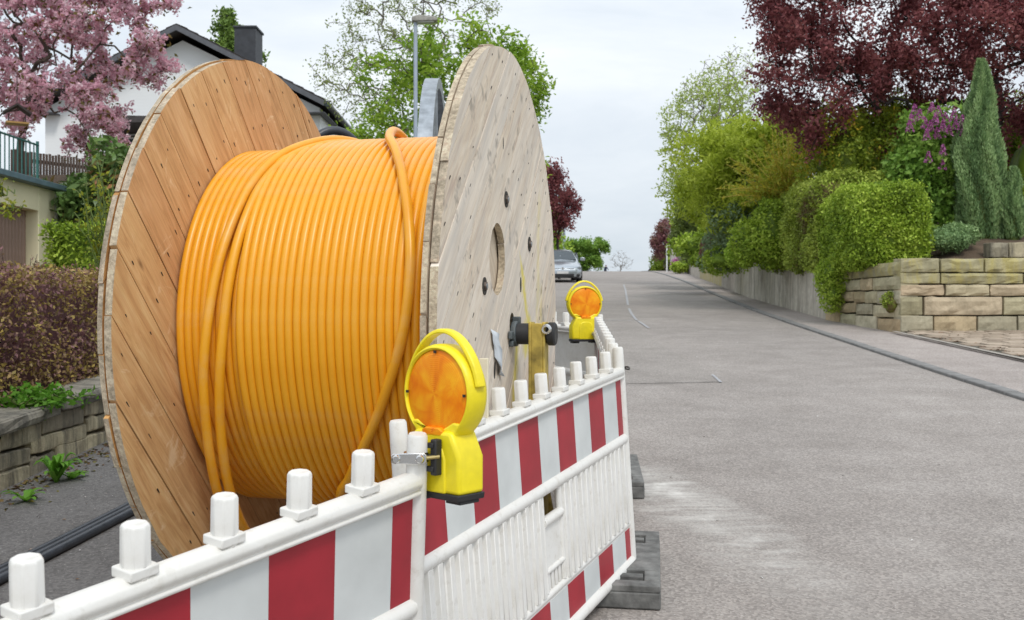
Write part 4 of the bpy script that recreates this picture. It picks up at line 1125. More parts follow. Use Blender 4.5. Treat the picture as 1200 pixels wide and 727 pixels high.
MB().box((.012, y1_-.03, gh/2-.3), (.02, .07, gh+.5)).build('corner_trim', simple('trim', (.55, .54, .50), .7), ga, bevel=.004)
pb = None; y = dy0+.05
while y < dy1:
    if pb is None:
        b = MB().prism([(-.22, -.045), (-.205, -.045), (-.19, -.03), (-.19, .03), (-.205, .045), (-.22, .045)], -.4, dh, 'z'); pb = b.build('door_board', M['brown'], ga); pb.location.y = y
    else: o = dup(pb, ga); o.location.y = y
    y += .1
MB().tube([(-.17, -.3, .95), (-.15, -.3, .95)], .03, 12).build('door_knob', M['chrome'], ga, smooth=True)
# green railing on the garage roof
M['railgreen'] = simple('green_railing_paint', (.03, .13, .115), .5, .1)
rl = thing('railing', (GX-.3, 16.0, GT+.02), 0, 'dark green metal railing standing on the garage roof', 'railing')
bar = MB().tube([(0, 0, 0), (0, 0, .74)], .010, 6).build('bar', M['railgreen'], rl, smooth=True)
for i in range(1, 46): o = dup(bar, rl); o.location = (0, -.13*i, 0)
for z in (.04, .72): MB().tube([(0, .02, z), (0, -6, z)], .016, 6).build('rail', M['railgreen'], rl, smooth=True)
for i in range(0, 4): MB().box((0, -1.8*i-.01, .38), (.035, .035, .8)).build('post', M['railgreen'], rl)
# bird feeder hanging from the cherry
p = at(20, 133, 14.6)
bf = thing('bird_feeder', tuple(p), R(30), 'small dark wooden bird feeder with pitched roof hanging in the cherry tree', 'bird feeder')
MB().prism([(-.19, 0), (-.17, -.02), (0, .10), (.17, -.02), (.19, 0), (0, .13)], -.13, .13, 'y').build('roof', M['bark_dark'], bf)
MB().box((0, 0, -.15), (.30, .24, .025)).build('tray', simple('feeder_tray', (.38, .22, .07), .8), bf)
for sx in (-.11, .11): MB().box((sx, 0, -.08), (.015, .015, .13)).build('post', M['bark_dark'], bf)
MB().tube([(0, 0, .12), (0, 0, .55)], .006, 5).build('cord', M['bark_dark'], bf)

# wooden fence behind
M['fence'] = simple('grey_brown_fence', (.17, .125, .10), .85, .35, 2.5, .3)
fA, fB = at(50, 180, 19.5), at(152, 178, 21.0); fv = fB-fA; fl = math.hypot(fv[0], fv[1]); fa = math.atan2(fv[1], fv[0])
fl_ext = 5.2
fe = thing('wooden_fence', (fA[0], fA[1], fA[2]-.95), fa, 'grey-brown upright slat fence below the cherry blossom', 'fence')
s0 = None; i = 0
for i in range(int((fl_ext+.6)/.062)):
    if s0 is None: s0 = MB().box((0, 0, .45), (.045, .018, 1.0)).build('slat', M['fence'], fe); s0.location.x = -.6
    else: o = dup(s0, fe); o.location = (-.6+i*.062, random.uniform(-.005, .005), random.uniform(-.02, .02))
for z in (.2, .78): MB().box((fl_ext/2-.3, .022, z), (fl_ext+.6, .02, .07)).build('rail', M['fence'], fe)
for x_ in (-.4, 1.6, 3.6, 5.3): MB().box((x_, .05, .45), (.08, .08, 1.12)).build('post', M['fence'], fe)

# ------------------------------------------------------------------ white house
M['hwall'] = NM('white_wall')
m = M['hwall']; v = m.world((1, 1, 1)); wv = m.n('ShaderNodeTexWave', Scale=3.2); wv.bands_direction = 'Z'; m.l(v, wv.inputs[0])
m.base(m.mixc(.25, (.84, .86, .87), m.ramp(m.noise(v, 1.2, 4), [(.3, (.74, .75, .75)), (.7, (.86, .87, .88))]))); m.set(Roughness=.9); m.bump(wv.outputs[0], .10, .01); M['hwall'] = m.m
M['rooftile'] = simple('dark_roof_tiles', (.055, .048, .047), .8, .3, 3, .4)
M['barge'] = simple('grey_bargeboard', (.10, .105, .12), .6, .15)
M['gutter'] = simple('dark_green_gutter', (.025, .04, .038), .4, .1)
M['glass'] = simple('window_glass', (.05, .065, .075), .06, .2)
M['slate'] = simple('slate_cladding', (.035, .038, .045), .6, .3, 6)
HY = 30.0; hx = at(214, 0, HY)[0]; hz_ap = at(0, 34, HY)[2]; hz_ev = at(0, 121, HY)[2]; hw_ = at(375, 0, HY)[0]-hx
hb = 4.0
ho = thing('house', (hx, HY, hb), R(0), 'white gabled house with dark roof and slate-clad chimney behind the drum', 'house')
za_, ze_ = hz_ap-hb-.35, hz_ev-hb-.1
dep = 11.0
MB().prism([(-hw_, -1), (hw_, -1), (hw_, ze_-.05), (0, za_), (-hw_, ze_-.05)], 0, dep, 'y').build('wall', M['hwall'], ho)
sl_ = (hz_ap-hz_ev)/(at(384, 0, HY)[0]-hx); ov = at(384, 0, HY)[0]-hx
for s in (-1, 1):
    t_ = .13; x_ = ov*s; ztop, zed = hz_ap-hb, hz_ev-hb
    o = MB().prism([(0, ztop), (x_, zed), (x_, zed-t_), (0, ztop-t_)], -.55, dep+.4, 'y').build('roof', M['rooftile'], ho)
    MB().prism([(0, ztop-.04), (x_, zed-.04), (x_, zed-t_-.07), (0, ztop-t_-.07)], -.60, -.553, 'y').build('bargeboard', M['barge'], o)
    # rows of tiles laid on the roof surface
    nr = 14; tb = MB()
    for k in range(nr):
        a, b_ = k/nr, (k+1)/nr; 
        xa, xb_ = x_*a, x_*b_; za2, zb2 = ztop+(zed-ztop)*a, ztop+(zed-ztop)*b_
        tb.prism([(xa, za2+.006), (xb_, zb2+.035), (xb_, zb2+.006)], -.56, dep+.38, 'y')
    tag(tb.build('tile_rows', M['rooftile'], o), kind='stuff')
    MB().tube([(x_+.07*s, -.5, zed-.12), (x_+.07*s, dep+.4, zed-.12)], .09, 10).build('gutter', M['gutter'], o, smooth=True)
    MB().box((x_-.35*s, dep/2, zed-.36), (.68, dep+.9, .02)).build('soffit', M['barge'], o)
# chimney
chx0, chx1 = at(274, 0, HY+2)[0]-hx, at(299, 0, HY+2)[0]-hx
cht = at(0, 32, HY+2)[2]-hb
ch = MB().box(((chx0+chx1)/2, 2.5, cht-1.4), (chx1-chx0, .9, 2.8)).build('chimney', M['slate'], ho, bevel=.01)
MB().box(((chx0+chx1)/2, 2.5, cht+.03), (chx1-chx0+.08, .98, .06)).build('cap', M['slate'], ch)
# balcony recess, its shade painted as a dark panel, with window and lower roof on the gable side
bx0, bx1 = at(112, 0, HY-1.5)[0]-hx, at(176, 0, HY-1.5)[0]-hx; bz = at(0, 147, HY-1.5)[2]-hb
MB().prism([(bx0, bz), (bx1+.4, bz+.05), (bx1+.4, bz+.20), (bx0, bz+.25)], -1.8, -.005, 'y').build('porch_roof', M['rooftile'], ho)
MB().box(((bx0+bx1)/2, -.03, bz-.62), (bx1-bx0, .05, 1.15)).build('shade_panel', simple('recess_shade', (.07, .05, .04), .8), ho)
for k in range(2):
    fr_ = MB().box((bx0+.35+k*1.0, -.08, bz-.62), (.62, .06, 1.05)).build('window_frame', simple('white_frame', (.75, .75, .74), .5), ho)
    MB().box((bx0+.35+k*1.0, -.115, bz-.62), (.50, .012, .92)).build('pane', M['glass'], fr_)
for i in range(9):
    MB().box((bx0+.1+i*.3, -1.75, bz-1.1), (.03, .03, .9)).build('baluster', M['bark_dark'], ho)
MB().box(((bx0+bx1)/2+.2, -1.75, bz-.62), (bx1-bx0+.6, .06, .06)).build('handrail', M['bark_dark'], ho)
# side windows under the eave
for k in range(3):
    fr_ = MB().box((hw_+.01, 2.0+k*2.6, ze_-1.3), (.06, 1.2, 1.1)).build('window_frame', M['bark_dark'], ho)
    MB().box((hw_+.045, 2.0+k*2.6, ze_-1.3), (.012, 1.06, .96)).build('pane', M['glass'], fr_)
# corner of a neighbouring roof entering the frame at the top left
p = at(0, 22, 9)
nr_ = thing('neighbour_roof', (p[0], p[1], p[2]), R(0), 'dark corner of a roof edge entering the picture at the upper left', 'roof')
MB().prism([(-1.6, .58), (.02, -.03), (.04, -.06), (.02, -.09), (-1.6, .46)], -3.2, -.1, 'y').build('eave', M['rooftile'], nr_)
MB().prism([(-1.6, .455), (.0, -.093), (.0, -.12), (-1.6, .42)], -3.1, -.15, 'y').build('fascia', M['barge'], nr_)
MB().box((-2.0, -1.6, -2.4), (1.2, 2.8, 6.0)).build('wall', M['hwall'], nr_)

# ------------------------------------------------------------------ street lamps, far sign
def street_lamp(label, p, ztop, rp, head, ang):
    t = thing('street_lamp', (p[0], p[1], float(rz(p[1]))), ang, label, 'street lamp', 'street lamps on the left side of the road'); h = ztop-float(rz(p[1]))
    MB().tube([(0, 0, 0), (0, 0, 1.0), (0, 0, 1.02), (0, 0, h)], [rp*1.5, rp*1.5, rp, rp*.85], 12).build('pole', M['zincgrey'], t, smooth=True)
    hd = MB().prism([(-.08, -.03), (.0, -.05), (.45, -.02), (.46, .03), (.38, .07), (.06, .10), (-.08, .05)], -.11, .11, 'y').build('head', simple('lamp_head', (.30, .29, .26), .6, .3, 12), t, bevel=.02); hd.location = (0, 0, h); hd.scale = (head,)*3
    df = MB().prism([(.04, -.065), (.38, -.045), (.38, -.02), (.04, -.04)], -.08, .08, 'y').build('diffuser', simple('diffuser', (.5, .5, .47), .3), hd)
    return t
q = at(487, 24, 20); street_lamp('tall blue-grey street lamp rising behind the orange conduit', q, q[2], .045, .95, R(5))
q = at(661, 262, 58); street_lamp('small distant street lamp standing behind the parked silver car', q, q[2], .09, 1.0, R(180))
q = at(781.5, 286, 66)
sg = thing('street_sign', (q[0], q[1], float(rz(66))), 0, 'thin white post with a small street name plate near the crest on the right', 'sign')
hh = q[2]-float(rz(66))
MB().tube([(0, 0, 0), (0, 0, hh)], .05, 8).build('post', simple('white_post', (.7, .72, .72), .5), sg, smooth=True)
MB().box((.22, 0, hh-.06), (.5, .03, .16)).build('plate', simple('plate', (.72, .73, .72), .5), sg)

# distant garden walls and steps on the right beyond the concrete wall
fw = thing('garden_wall', (float(wx(58))+.3, 58, float(rz(58))), 0, 'pale block garden wall stepping uphill beyond the concrete wall', 'wall')
for i, y in enumerate(np.arange(0, 16, 1.3)):
    yw = 58+y; hgt = .95+.12*(i % 2)
    for k in range(2):
        MB().box((float(wx(yw))-float(wx(58)), y, float(rz(yw))-float(rz(58))+hgt*(k+.5)/2*.99), (.3, 1.26, hgt/2-.02)).build('block', simple('grey_block', (.24, .215, .19), .9, .3) if i == 0 and k == 0 else bpy.data.materials['grey_block'], fw)
q = at(787, 270, 68)
gp_ = thing('gate_pillar', (q[0]+.1, 68, float(rz(68))), 0, 'tall pale rendered pillar beside the street sign near the crest', 'pillar')
MB().box((0, 0, (q[2]-float(rz(68)))/2), (.36, .36, q[2]-float(rz(68)))).build('shaft', simple('grey_render', (.42, .40, .37), .9, .2, 6), gp_, bevel=.02)
MB().box((0, 0, q[2]-float(rz(68))+.04), (.48, .48, .08)).build('cap', M['coping'], gp_, bevel=.01)

# ------------------------------------------------------------------ parked car
def paint(name, c):
    m = NM(name); m.base(c); m.set(Roughness=.28, Metallic=.65); m.p.inputs['Coat Weight'].default_value = .8; m.p.inputs['Coat Roughness'].default_value = .05; return m.m
CP = paint('silver_paint', (.42, .46, .50))
def loft(secs, name, mat, parent, bevel=0, smooth=True, close=True):
    V = []; n = len(secs[0]); 
    for s in secs: V += [tuple(p) for p in s]
    Fc = [(i*n+j, i*n+(j+1) % n, (i+1)*n+(j+1) % n, (i+1)*n+j) for i in range(len(secs)-1) for j in range(n)]
    if close: Fc += [tuple(range(n))[::-1], tuple(range((len(secs)-1)*n, len(secs)*n))]
    b = MB(); b.add(V, Fc); return b.build(name, mat, parent, bevel=bevel, smooth=smooth)
YC = 44.6; cpx = at(683, 337, YC)[0]-.90
cg = float(rz(YC))
car = thing('parked_car', (cpx, YC, cg), R(4), 'silver hatchback parked facing downhill at the left, half hidden by the drum', 'car')
car.rotation_euler = (math.atan(.06), 0, R(2))
def sec(y, w, z0, z1, wt=None, zc=None):
    wt = w if wt is None else wt; zc = z1-.12 if zc is None else zc
    return [(-w*.94, y, z0), (-w, y, z0+.12), (-w, y, (z0+zc)/2+.05), (-w*.97, y, zc), (-wt*.8, y, z1), (0, y, z1+.02), (wt*.8, y, z1), (w*.97, y, zc), (w, y, (z0+zc)/2+.05), (w, y, z0+.12), (w*.94, y, z0), (0, y, z0-.01)]
body = loft([sec(-.02, .62, .26, .58), sec(.05, .78, .22, .66), sec(.2, .86, .2, .74), sec(.5, .89, .2, .84), sec(1.15, .90, .2, .97), sec(2.2, .90, .2, .98), sec(3.6, .90, .22, .99), sec(4.0, .87, .25, .98), sec(4.2, .80, .3, .9)], 'body', CP, car)
def csec(y, w, z0, z1, wt): return [(-w, y, z0), (-(w+wt)/2-.02, y, (z0+z1)/2), (-wt, y, z1-.05), (-wt*.8, y, z1), (0, y, z1+.03), (wt*.8, y, z1), (wt, y, z1-.05), ((w+wt)/2+.02, y, (z0+z1)/2), (w, y, z0)]
cab = loft([csec(1.02, .80, .90, .96, .74), csec(1.35, .82, .9, 1.16, .70), csec(1.78, .84, .9, 1.38, .62), csec(2.2, .84, .9, 1.45, .62), csec(3.2, .84, .9, 1.44, .62), csec(3.9, .80, .9, 1.2, .62), csec(4.15, .76, .9, .98, .6)], 'cabin', CP, car)
ws = [(-.70, 1.09, 1.0), (.70, 1.09, 1.0), (.57, 1.74, 1.385), (-.57, 1.74, 1.385)]
V = [(x, y-.022, z+.022) for x, y, z in ws]+[(x, y+.05, z-.03) for x, y, z in ws]
MB().add(V, [(0, 1, 2, 3), (7, 6, 5, 4), (0, 4, 5, 1), (1, 5, 6, 2), (2, 6, 7, 3), (3, 7, 4, 0)]).build('windscreen', M['glass'], car)
for s in (-1, 1):
    MB().prism([(1.35, .98), (3.75, .98), (3.4, 1.33), (1.95, 1.33)], s*.74, s*.835, 'x').build('side_window', M['glass'], car, bevel=.01)
    hl = MB().add([(s*.84, .17, .62), (s*.80, .10, .72), (s*.50, .03, .66), (s*.50, .00, .56), (s*.78, .09, .55), (s*.80, .4, .66), (s*.6, .3, .72), (s*.55, .3, .56)], [(0, 1, 2, 3, 4), (1, 0, 5), (1, 6, 2), (1, 5, 6), (0, 4, 7, 5), (2, 6, 7, 3), (3, 7, 4), (5, 7, 6)]).build('headlight', simple('headlight_glass', (.30, .34, .38), .08, .5, 30, metal=.3), car)
    MB().prism([(-.24, -.06), (-.05, -.09), (.0, -.05), (-.01, .05), (-.06, .08), (-.22, .07)], 0, .16, 'y').build('mirror', CP, car, bevel=.02).location = (s*1.03+.12, 1.35, 1.04)
    MB().tube([(s*.86, 1.42, .98), (s*.96, 1.4, 1.0)], .03, 6).build('mirror_arm', M['black'], car)
    MB().box((s*.60, .015, .335), (.34, .06, .09)).build('fog_vent', M['black'], car, bevel=.01)
    for yw in (.85, 3.4):
        wq = MB().lathe([(0, -.1), (.2, -.1), (.31, -.105), (.325, -.08), (.325, .08), (.31, .105), (.0, .105)], (0, 0, 0), 'x', 28).build('wheel', M['black'], car, smooth=True); wq.location = (s*.80, yw, .322)
        rm = MB().lathe([(0, -.108), (.20, -.108), (.215, -.10), (.215, .10), (.20, .112), (0, .112)], (0, 0, 0), 'x', 24).build('rim', M['steel'], wq, smooth=True)
        MB().lathe([(.33, -.06), (.37, -.06), (.37, .13), (.33, .13)], (0, 0, 0), 'x', 28).build('arch', M['black'], wq).location = (0, 0, .0)
MB().box((0, .02, .60), (1.02, .05, .07)).build('grille', M['black'], car, bevel=.01)
MB().box((0, -.02, .33), (1.0, .06, .13)).build('air_intake', M['black'], car, bevel=.02)
MB().box((0, -.035, .45), (.52, .02, .11)).build('number_plate', simple('plate_white', (.7, .7, .7), .4), car, bevel=.004)
MB().lathe([(0, 0), (.055, 0), (.055, .02), (0, .02)], (0, -.025, .63), 'y', 20).build('badge', M['chrome'], car)
MB().box((0, .04, .26), (1.5, .12, .05)).build('front_lip', M['black'], car, bevel=.01)

# ------------------------------------------------------------------ cyclist coming over the crest
def skinbody(name, verts, edges, radii, mat, parent, root=0):
    me = bpy.data.meshes.new(name); me.from_pydata(verts, edges, []); o = bpy.data.objects.new(name, me); col.objects.link(o); o.parent = parent
    sk = o.modifiers.new('skin', 'SKIN'); 
    for i, r_ in enumerate(radii): me.skin_vertices[0].data[i].radius = (r_, r_)
    me.skin_vertices[0].data[root].use_root = True
    ss = o.modifiers.new('s', 'SUBSURF'); ss.levels = 1; ss.render_levels = 1
    me.materials.append(mat); return o
YB = 124.0; pb_ = at(711, 318, YB); pg = float(rz(YB))
bk = thing('bicycle', (pb_[0]-.0, YB, pg), R(12), 'bicycle ridden over the crest of the road, mostly below the brow', 'bicycle')
for yw in (0, 1.02):
    MB().tube([(0, yw+.33*math.cos(a), .34+.33*math.sin(a)) for a in np.linspace(0, 2*math.pi, 28, endpoint=False)], .022, 6, closed=True).build('wheel', M['black'], bk, smooth=True)
fb = MB()
for a, b in (((0, 0, .34), (0, .12, .95)), ((0, .12, .82), (0, .62, .80)), ((0, .14, .72), (0, .50, .30)), ((0, .50, .30), (0, .66, .92)), ((0, .50, .30), (0, 1.02, .34)), ((0, .63, .78), (0, 1.02, .34))): fb.tube([a, b], .018, 6)
fb.build('frame', M['hose'], bk); MB().tube([(-.28, .08, 1.0), (0, .1, .98), (.28, .08, 1.0)], .014, 6).build('handlebar', M['black'], bk); MB().box((0, .70, .94), (.14, .24, .05)).build('saddle', M['black'], bk, bevel=.02)
pe = thing('person', (pb_[0], YB, pg), R(12), 'cyclist in dark blue jacket coming over the crest of the road', 'person')
V = [(0, .68, .98), (0, .55, 1.15), (0, .42, 1.33), (0, .36, 1.44), (-.17, .40, 1.38), (-.24, .28, 1.18), (-.26, .10, 1.04), (.17, .40, 1.38), (.24, .28, 1.18), (.26, .10, 1.04),
     (-.10, .66, .95), (-.12, .38, .72), (-.10, .52, .34), (-.10, .42, .27), (.10, .66, .95), (.12, .34, .86), (.10, .44, .48), (.10, .34, .42)]
E = [(0, 1), (1, 2), (2, 3), (2, 4), (4, 5), (5, 6), (2, 7), (7, 8), (8, 9), (0, 10), (10, 11), (11, 12), (12, 13), (0, 14), (14, 15), (15, 16), (16, 17)]
skinbody('body', V, E, [.15, .15, .15, .06, .07, .05, .035, .07, .05, .035, .09, .07, .05, .04, .09, .07, .05, .04], simple('navy_jacket', (.03, .045, .09), .8), pe)
hd_ = MB(); hd_.lathe([(0, -.13), (.05, -.125), (.075, -.08), (.088, 0), (.085, .06), (.05, .11), (0, .125)], (0, .31, 1.56), 'z', 16); hd_.build('head', simple('skin', (.50, .30, .22), .6), pe, smooth=True)
MB().lathe([(.095, .0), (.098, .05), (.07, .115), (0, .14)], (0, .32, 1.57), 'z', 16).build('helmet', simple('helmet', (.05, .05, .06), .4), pe, smooth=True)
# ------------------------------------------------------------------ vegetation
def E_(px, py, Y, rx, ry, rz_, w=1):
    c = at(px, py, Y); return (c[0], c[1], c[2], rx, ry, rz_, w)
# --- left: barberry hedge on the low wall
def zt(y): return EYE+.285+(y-6)*.012
hb_ = (-3.22, 5.2, float(rz(5.2))+.4)
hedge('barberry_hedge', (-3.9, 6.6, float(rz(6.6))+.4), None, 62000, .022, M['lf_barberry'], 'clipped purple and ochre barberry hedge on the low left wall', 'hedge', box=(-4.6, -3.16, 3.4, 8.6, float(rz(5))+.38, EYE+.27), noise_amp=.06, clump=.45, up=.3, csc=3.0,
      rnd_shift=lambda Q: .18*np.sin(Q[:, 1]*7)*np.sin(Q[:, 2]*9))
bt = thing('young_shoots', (-3.6, 6, EYE+.2), 0, 'thin reddish shoots standing out of the top of the barberry hedge', 'plant')
n = 160; B0 = np.stack([rng.uniform(-.9, .4, n), rng.uniform(-2.4, 2.4, n), rng.uniform(0, .08, n)], 1); B1 = B0 + np.stack([rng.normal(size=n)*.03, rng.normal(size=n)*.03, rng.uniform(.03, .14, n)], 1)
segs_mesh('stems', B0, B1, np.full(n, .003), np.full(n, .002), M['twig'], bt, 3)
k = rng.integers(0, n, 1600); f = rng.uniform(0, 1, (1600, 1)); leaves('foliage', B0[k]*(1-f)+B1[k]*f+rng.normal(size=(1600, 3))*.012, .017, M['lf_barberry'], bt)
# second hedge behind: clipped green cube and laurel
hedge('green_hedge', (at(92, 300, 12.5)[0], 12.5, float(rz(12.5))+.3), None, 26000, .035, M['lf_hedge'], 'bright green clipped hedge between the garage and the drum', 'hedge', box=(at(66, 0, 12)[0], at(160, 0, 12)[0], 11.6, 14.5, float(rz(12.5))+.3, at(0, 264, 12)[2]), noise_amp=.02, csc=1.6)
hedge('laurel_shrub', tuple(at(100, 262, 15.5)), [E_(90, 245, 17.0, .45, .8, .55), E_(120, 238, 16.6, .6, .9, .62), E_(160, 225, 16.6, 1.0, .9, .7), E_(70, 240, 18, .45, .8, .45)], 11000, .085, M['lf_laurel'], 'dark glossy laurel shrub with reddish young leaves under the wooden fence', 'shrub', noise_amp=.2, up=.6, elong=2.2, flat=1)
def wisps(name, base, spans, nleaf, size, mleaf, label, cat, stems=26, spread=.04, mst=None):
    b = np.array(base); t = thing(name, tuple(b), 0, label, cat); P0, P1 = [], []
    for i in range(stems):
        a = np.array([rng.uniform(-.25, .25)*spans[0], rng.uniform(-.2, .2)*spans[1], 0]); d = np.array([rng.normal()*spans[0]*.5, rng.normal()*spans[1]*.5, rng.uniform(.5, 1)*spans[2]])
        prev = a
        for q in range(1, 6):
            f = q/5; cur = a+d*f+np.array([0, 0, -.25*spans[2]*f*f*abs(d[0])/(spans[0]+.01)])+rng.normal(size=3)*.02; P0.append(prev); P1.append(cur); prev = cur
    P0, P1 = np.array(P0), np.array(P1); segs_mesh('stems', P0, P1, np.full(len(P0), .006), np.full(len(P0), .005), mst or M['stem_green'], t, 4)
    k = rng.integers(0, len(P0), nleaf); f = rng.uniform(0, 1, (nleaf, 1)); leaves('foliage', P0[k]*(1-f)+P1[k]*f+rng.normal(size=(nleaf, 3))*spread, size, mleaf, t, up=.6)
    return t
wisps('yellow_green_shrub', at(120, 318, 10.5), (.22, .3, 1.3), 420, .034, M['lf_yellowgreen'], 'loose yellow-green sprigs growing up against the left edge of the drum', 'shrub', 22)
wisps('yellow_green_shrub', at(2, 230, 9.5), (.08, .2, .12), 30, .035, M['lf_yellowgreen'], 'yellow-green sprig poking in front of the garage lintel at the left edge', 'shrub', 6)
wisps('ochre_sprig', at(10, 246, 9.2), (.16, .1, .06), 40, .04, M['lf_yellowgreen'], 'short ochre twig hanging beside the garage door top', 'shrub', 4)

def weed(label, p, rad, h, n, size, mleaf=None, cat='weed', parts=14, seedn=0):
    t = thing('weed', tuple(p), 0, label, cat); mleaf = mleaf or M['lf_weed']
    lm = None
    for i in range(parts):     # strap leaves from a rosette
        a = rng.uniform(0, 2*math.pi); l = rad*rng.uniform(.6, 1.1); hh = h*rng.uniform(.5, 1.1); w_ = size*rng.uniform(.7, 1.2)
        V = []; ns = 6
        for q in range(ns+1):
            f = q/ns; r_ = l*f; z = hh*math.sin(f*2.2)/.95*(.9); ww = w_*math.sin(math.pi*min(1, .12+f*.88))**.7*(1+.35*(q % 2))
            c = np.array([r_*math.cos(a), r_*math.sin(a), z]); s_ = np.array([-math.sin(a), math.cos(a), 0])*ww*.5
            V += [c-s_+np.array([0, 0, .15*ww]), c, c+s_+np.array([0, 0, .15*ww])]
        Fc = np.array([(q*3+k, q*3+k+1, q*3+k+4, q*3+k+3) for q in range(ns) for k in range(2)])
        mesh_np('leaf', V, Fc, mleaf, t, smooth=True, attr=np.full(len(V), rng.uniform(0, 1)))
    return t
def gp(px, py, dz=0.07):
    t = (363.5-py)/F; Y = (EYE-dz)/(.06-t); return np.array([(px-600)/F*Y, Y, float(rz(Y))+dz])
weed('dandelion-like weed with upright green leaves at the foot of the low wall', gp(66, 566), .16, .17, 1, .035, parts=22)
weed('small flat weed beside the larger one at the foot of the low wall', gp(84, 562), .13, .05, 1, .035, parts=9)
weed('sparse weed at the wall foot near the left edge of the picture', gp(30, 588), .14, .07, 1, .03, parts=10)
p = at(45, 476, 6.5); wisps('leafy_weed', (-3.02, 6.3, float(rz(6.3))+.47), (.30, .35, .10), 900, .035, M['lf_weed'], 'bright green leafy weed spilling onto the wall coping', 'weed', 26, .03)
wisps('leafy_weed', (-3.02, 5.55, float(rz(5.55))+.47), (.2, .25, .05), 350, .035, M['lf_weed'], 'small bright green weed on the coping at the left edge', 'weed', 14, .03)
# moss and litter along the wall foot; petals and dry leaves on the tarmac
Pm = []
for i in range(700):
    y = rng.uniform(4.2, 8.5); x = -2.90+abs(rng.normal())*.12; Pm.append((x, y, float(rz(y))+.075))
o = leaves('moss_and_litter', np.array(Pm), .022, leafmat('moss', [(.12, .11, .02), (.16, .13, .03), (.20, .12, .06), (.10, .06, .04)], trans=.1), up=3); tag(o, kind='stuff')
Pm = []
for i in range(150):
    y = rng.uniform(3.4, 8.0); x = rng.uniform(-2.85, -1.5); Pm.append((x, y, float(rz(y))+.078))
tag(leaves('fallen_petals', np.array(Pm), .012, M['litter'], up=6), kind='stuff')
Pm = []
for i in range(260):
    y = rng.uniform(3, 22)**1.0; x = rng.uniform(.8, 5); Pm.append((x, y, float(rz(y))+.005))
tag(leaves('road_grit', np.array(Pm), .010, leafmat('grit', [(.75, .74, .72), (.66, .64, .6), (.10, .08, .06)], trans=0), up=6), kind='stuff')
Pm = []
for i in range(320):
    y = 12.0+rng.uniform(0, 5)**1; x = 6.6+abs(rng.normal())*.25+max(0, rng.uniform(-1, 2))*(.5 if y > 16.5 else .06); 
    if rng.uniform() < .5: y = 16.9-abs(rng.normal())*.12; x = rng.uniform(6.6, 11)
    Pm.append((x, y, float(rz(y))+.078))
tag(leaves('dry_leaves', np.array(Pm), .035, leafmat('dryleaf', [(.20, .10, .05), (.26, .15, .08), (.14, .08, .05)], trans=.1), up=4), kind='stuff')

# --- cherry in blossom (left)
cz_ = 17.0
cb = np.array([at(22, 0, cz_)[0], cz_, float(bankL(-8.4, cz_))])
ells = [E_(60, 40, cz_, 2.0, 1.5, 1.3), E_(115, 45, cz_, 1.3, 1.3, 1.1), E_(135, 95, cz_, .8, 1.0, .7, .5), E_(60, 120, cz_, 1.5, 1.2, .7), E_(-20, 60, cz_, 1.6, 1.5, 1.6), E_(30, -50, cz_, 2.4, 1.8, 1.3), E_(110, -20, cz_, 1.2, 1.2, .8), E_(205, 15, cz_, .25, .4, .5, 3), E_(185, 88, cz_, .6, .4, .28, 2.5), E_(150, 155, cz_, .45, .5, .35, 2.0), E_(100, 175, cz_, .5, .5, .22, 2)]
root, Pl, par, cnt, tips = tree('cherry_tree', cb, at(30, 90, cz_), ells, 430, 5500, .055, M['lf_cherryleaf'], M['bark'], 'pink flowering cherry tree over the garage and wooden fence', 'tree', rtip=.0065, seg=.25, spread=.10, clump=.3, leafname='young_leaves')
# blossom pompons along the outer twigs
i = rng.choice(tips, 6800); f = rng.uniform(0, 1, (6800, 1)); C = Pl[i]*f+Pl[par[i]]*(1-f)+rng.normal(size=(6800, 3))*.075
kk = rng.integers(9, 17, 6800); idx = np.repeat(np.arange(6800), kk); Q = C[idx]+unit(rng.normal(size=(len(idx), 3)))*rng.uniform(.02, .062, (len(idx), 1))
tone = rng.uniform(0, 1, 6800)
leaves('blossom', Q, .046, M['lf_cherry'], root, up=.3, elong=1.15, rnd=np.clip(tone[idx]*.6+rng.uniform(0, .4, len(idx)), 0, 1))

# --- trees behind the drum
b = np.array([at(500, 0, 27)[0], 27, float(bankL(-3.5, 27))])
tree('birch_tree', (at(498, 0, 27)[0], 27, float(rz(27))+.3), at(500, 60, 27), [E_(430, 70, 27, 1.3, 1.2, 1.9), E_(400, 90, 27, .8, 1.0, 1.0, 1.5), E_(470, 30, 27, 1.6, 1.4, 1.6), E_(540, 20, 27, 1.3, 1.2, 1.3), E_(500, -20, 27, 1.5, 1.3, 1.2), E_(440, 130, 27, .8, .9, .8)], 420, 6800, .05, M['lf_birch'], M['bark_grey'], 'tall sparse tree with bare twigs and a few new leaves behind the street lamp', 'tree', rtip=.008, spread=.10, seg=.3, wob=.09, sag=.05, expo=2.5)
tree('spring_maple', (at(560, 0, 23)[0], 23, float(rz(23))+.3), at(560, 150, 23), [E_(470, 110, 23, 1.2, 1.3, 1.1), E_(540, 80, 23, 1.6, 1.4, 1.1), E_(600, 110, 23, .9, 1.2, 1.2), E_(615, 75, 23, .5, .7, .45, 1.6), E_(630, 115, 23, .35, .6, .35, 2.5), E_(440, 160, 23, .9, 1.0, .55), E_(500, 180, 23, 1.8, 1.3, .8), E_(615, 200, 23, .6, .8, 1.2), E_(560, 300, 23, 1.6, 1.2, 1.8)], 440, 18000, .078, M['lf_maple'], M['bark'], 'fresh green spring maple rising behind the wooden drum', 'tree', rtip=.010, spread=.13, seg=.3, up=1.2, clump=.5)
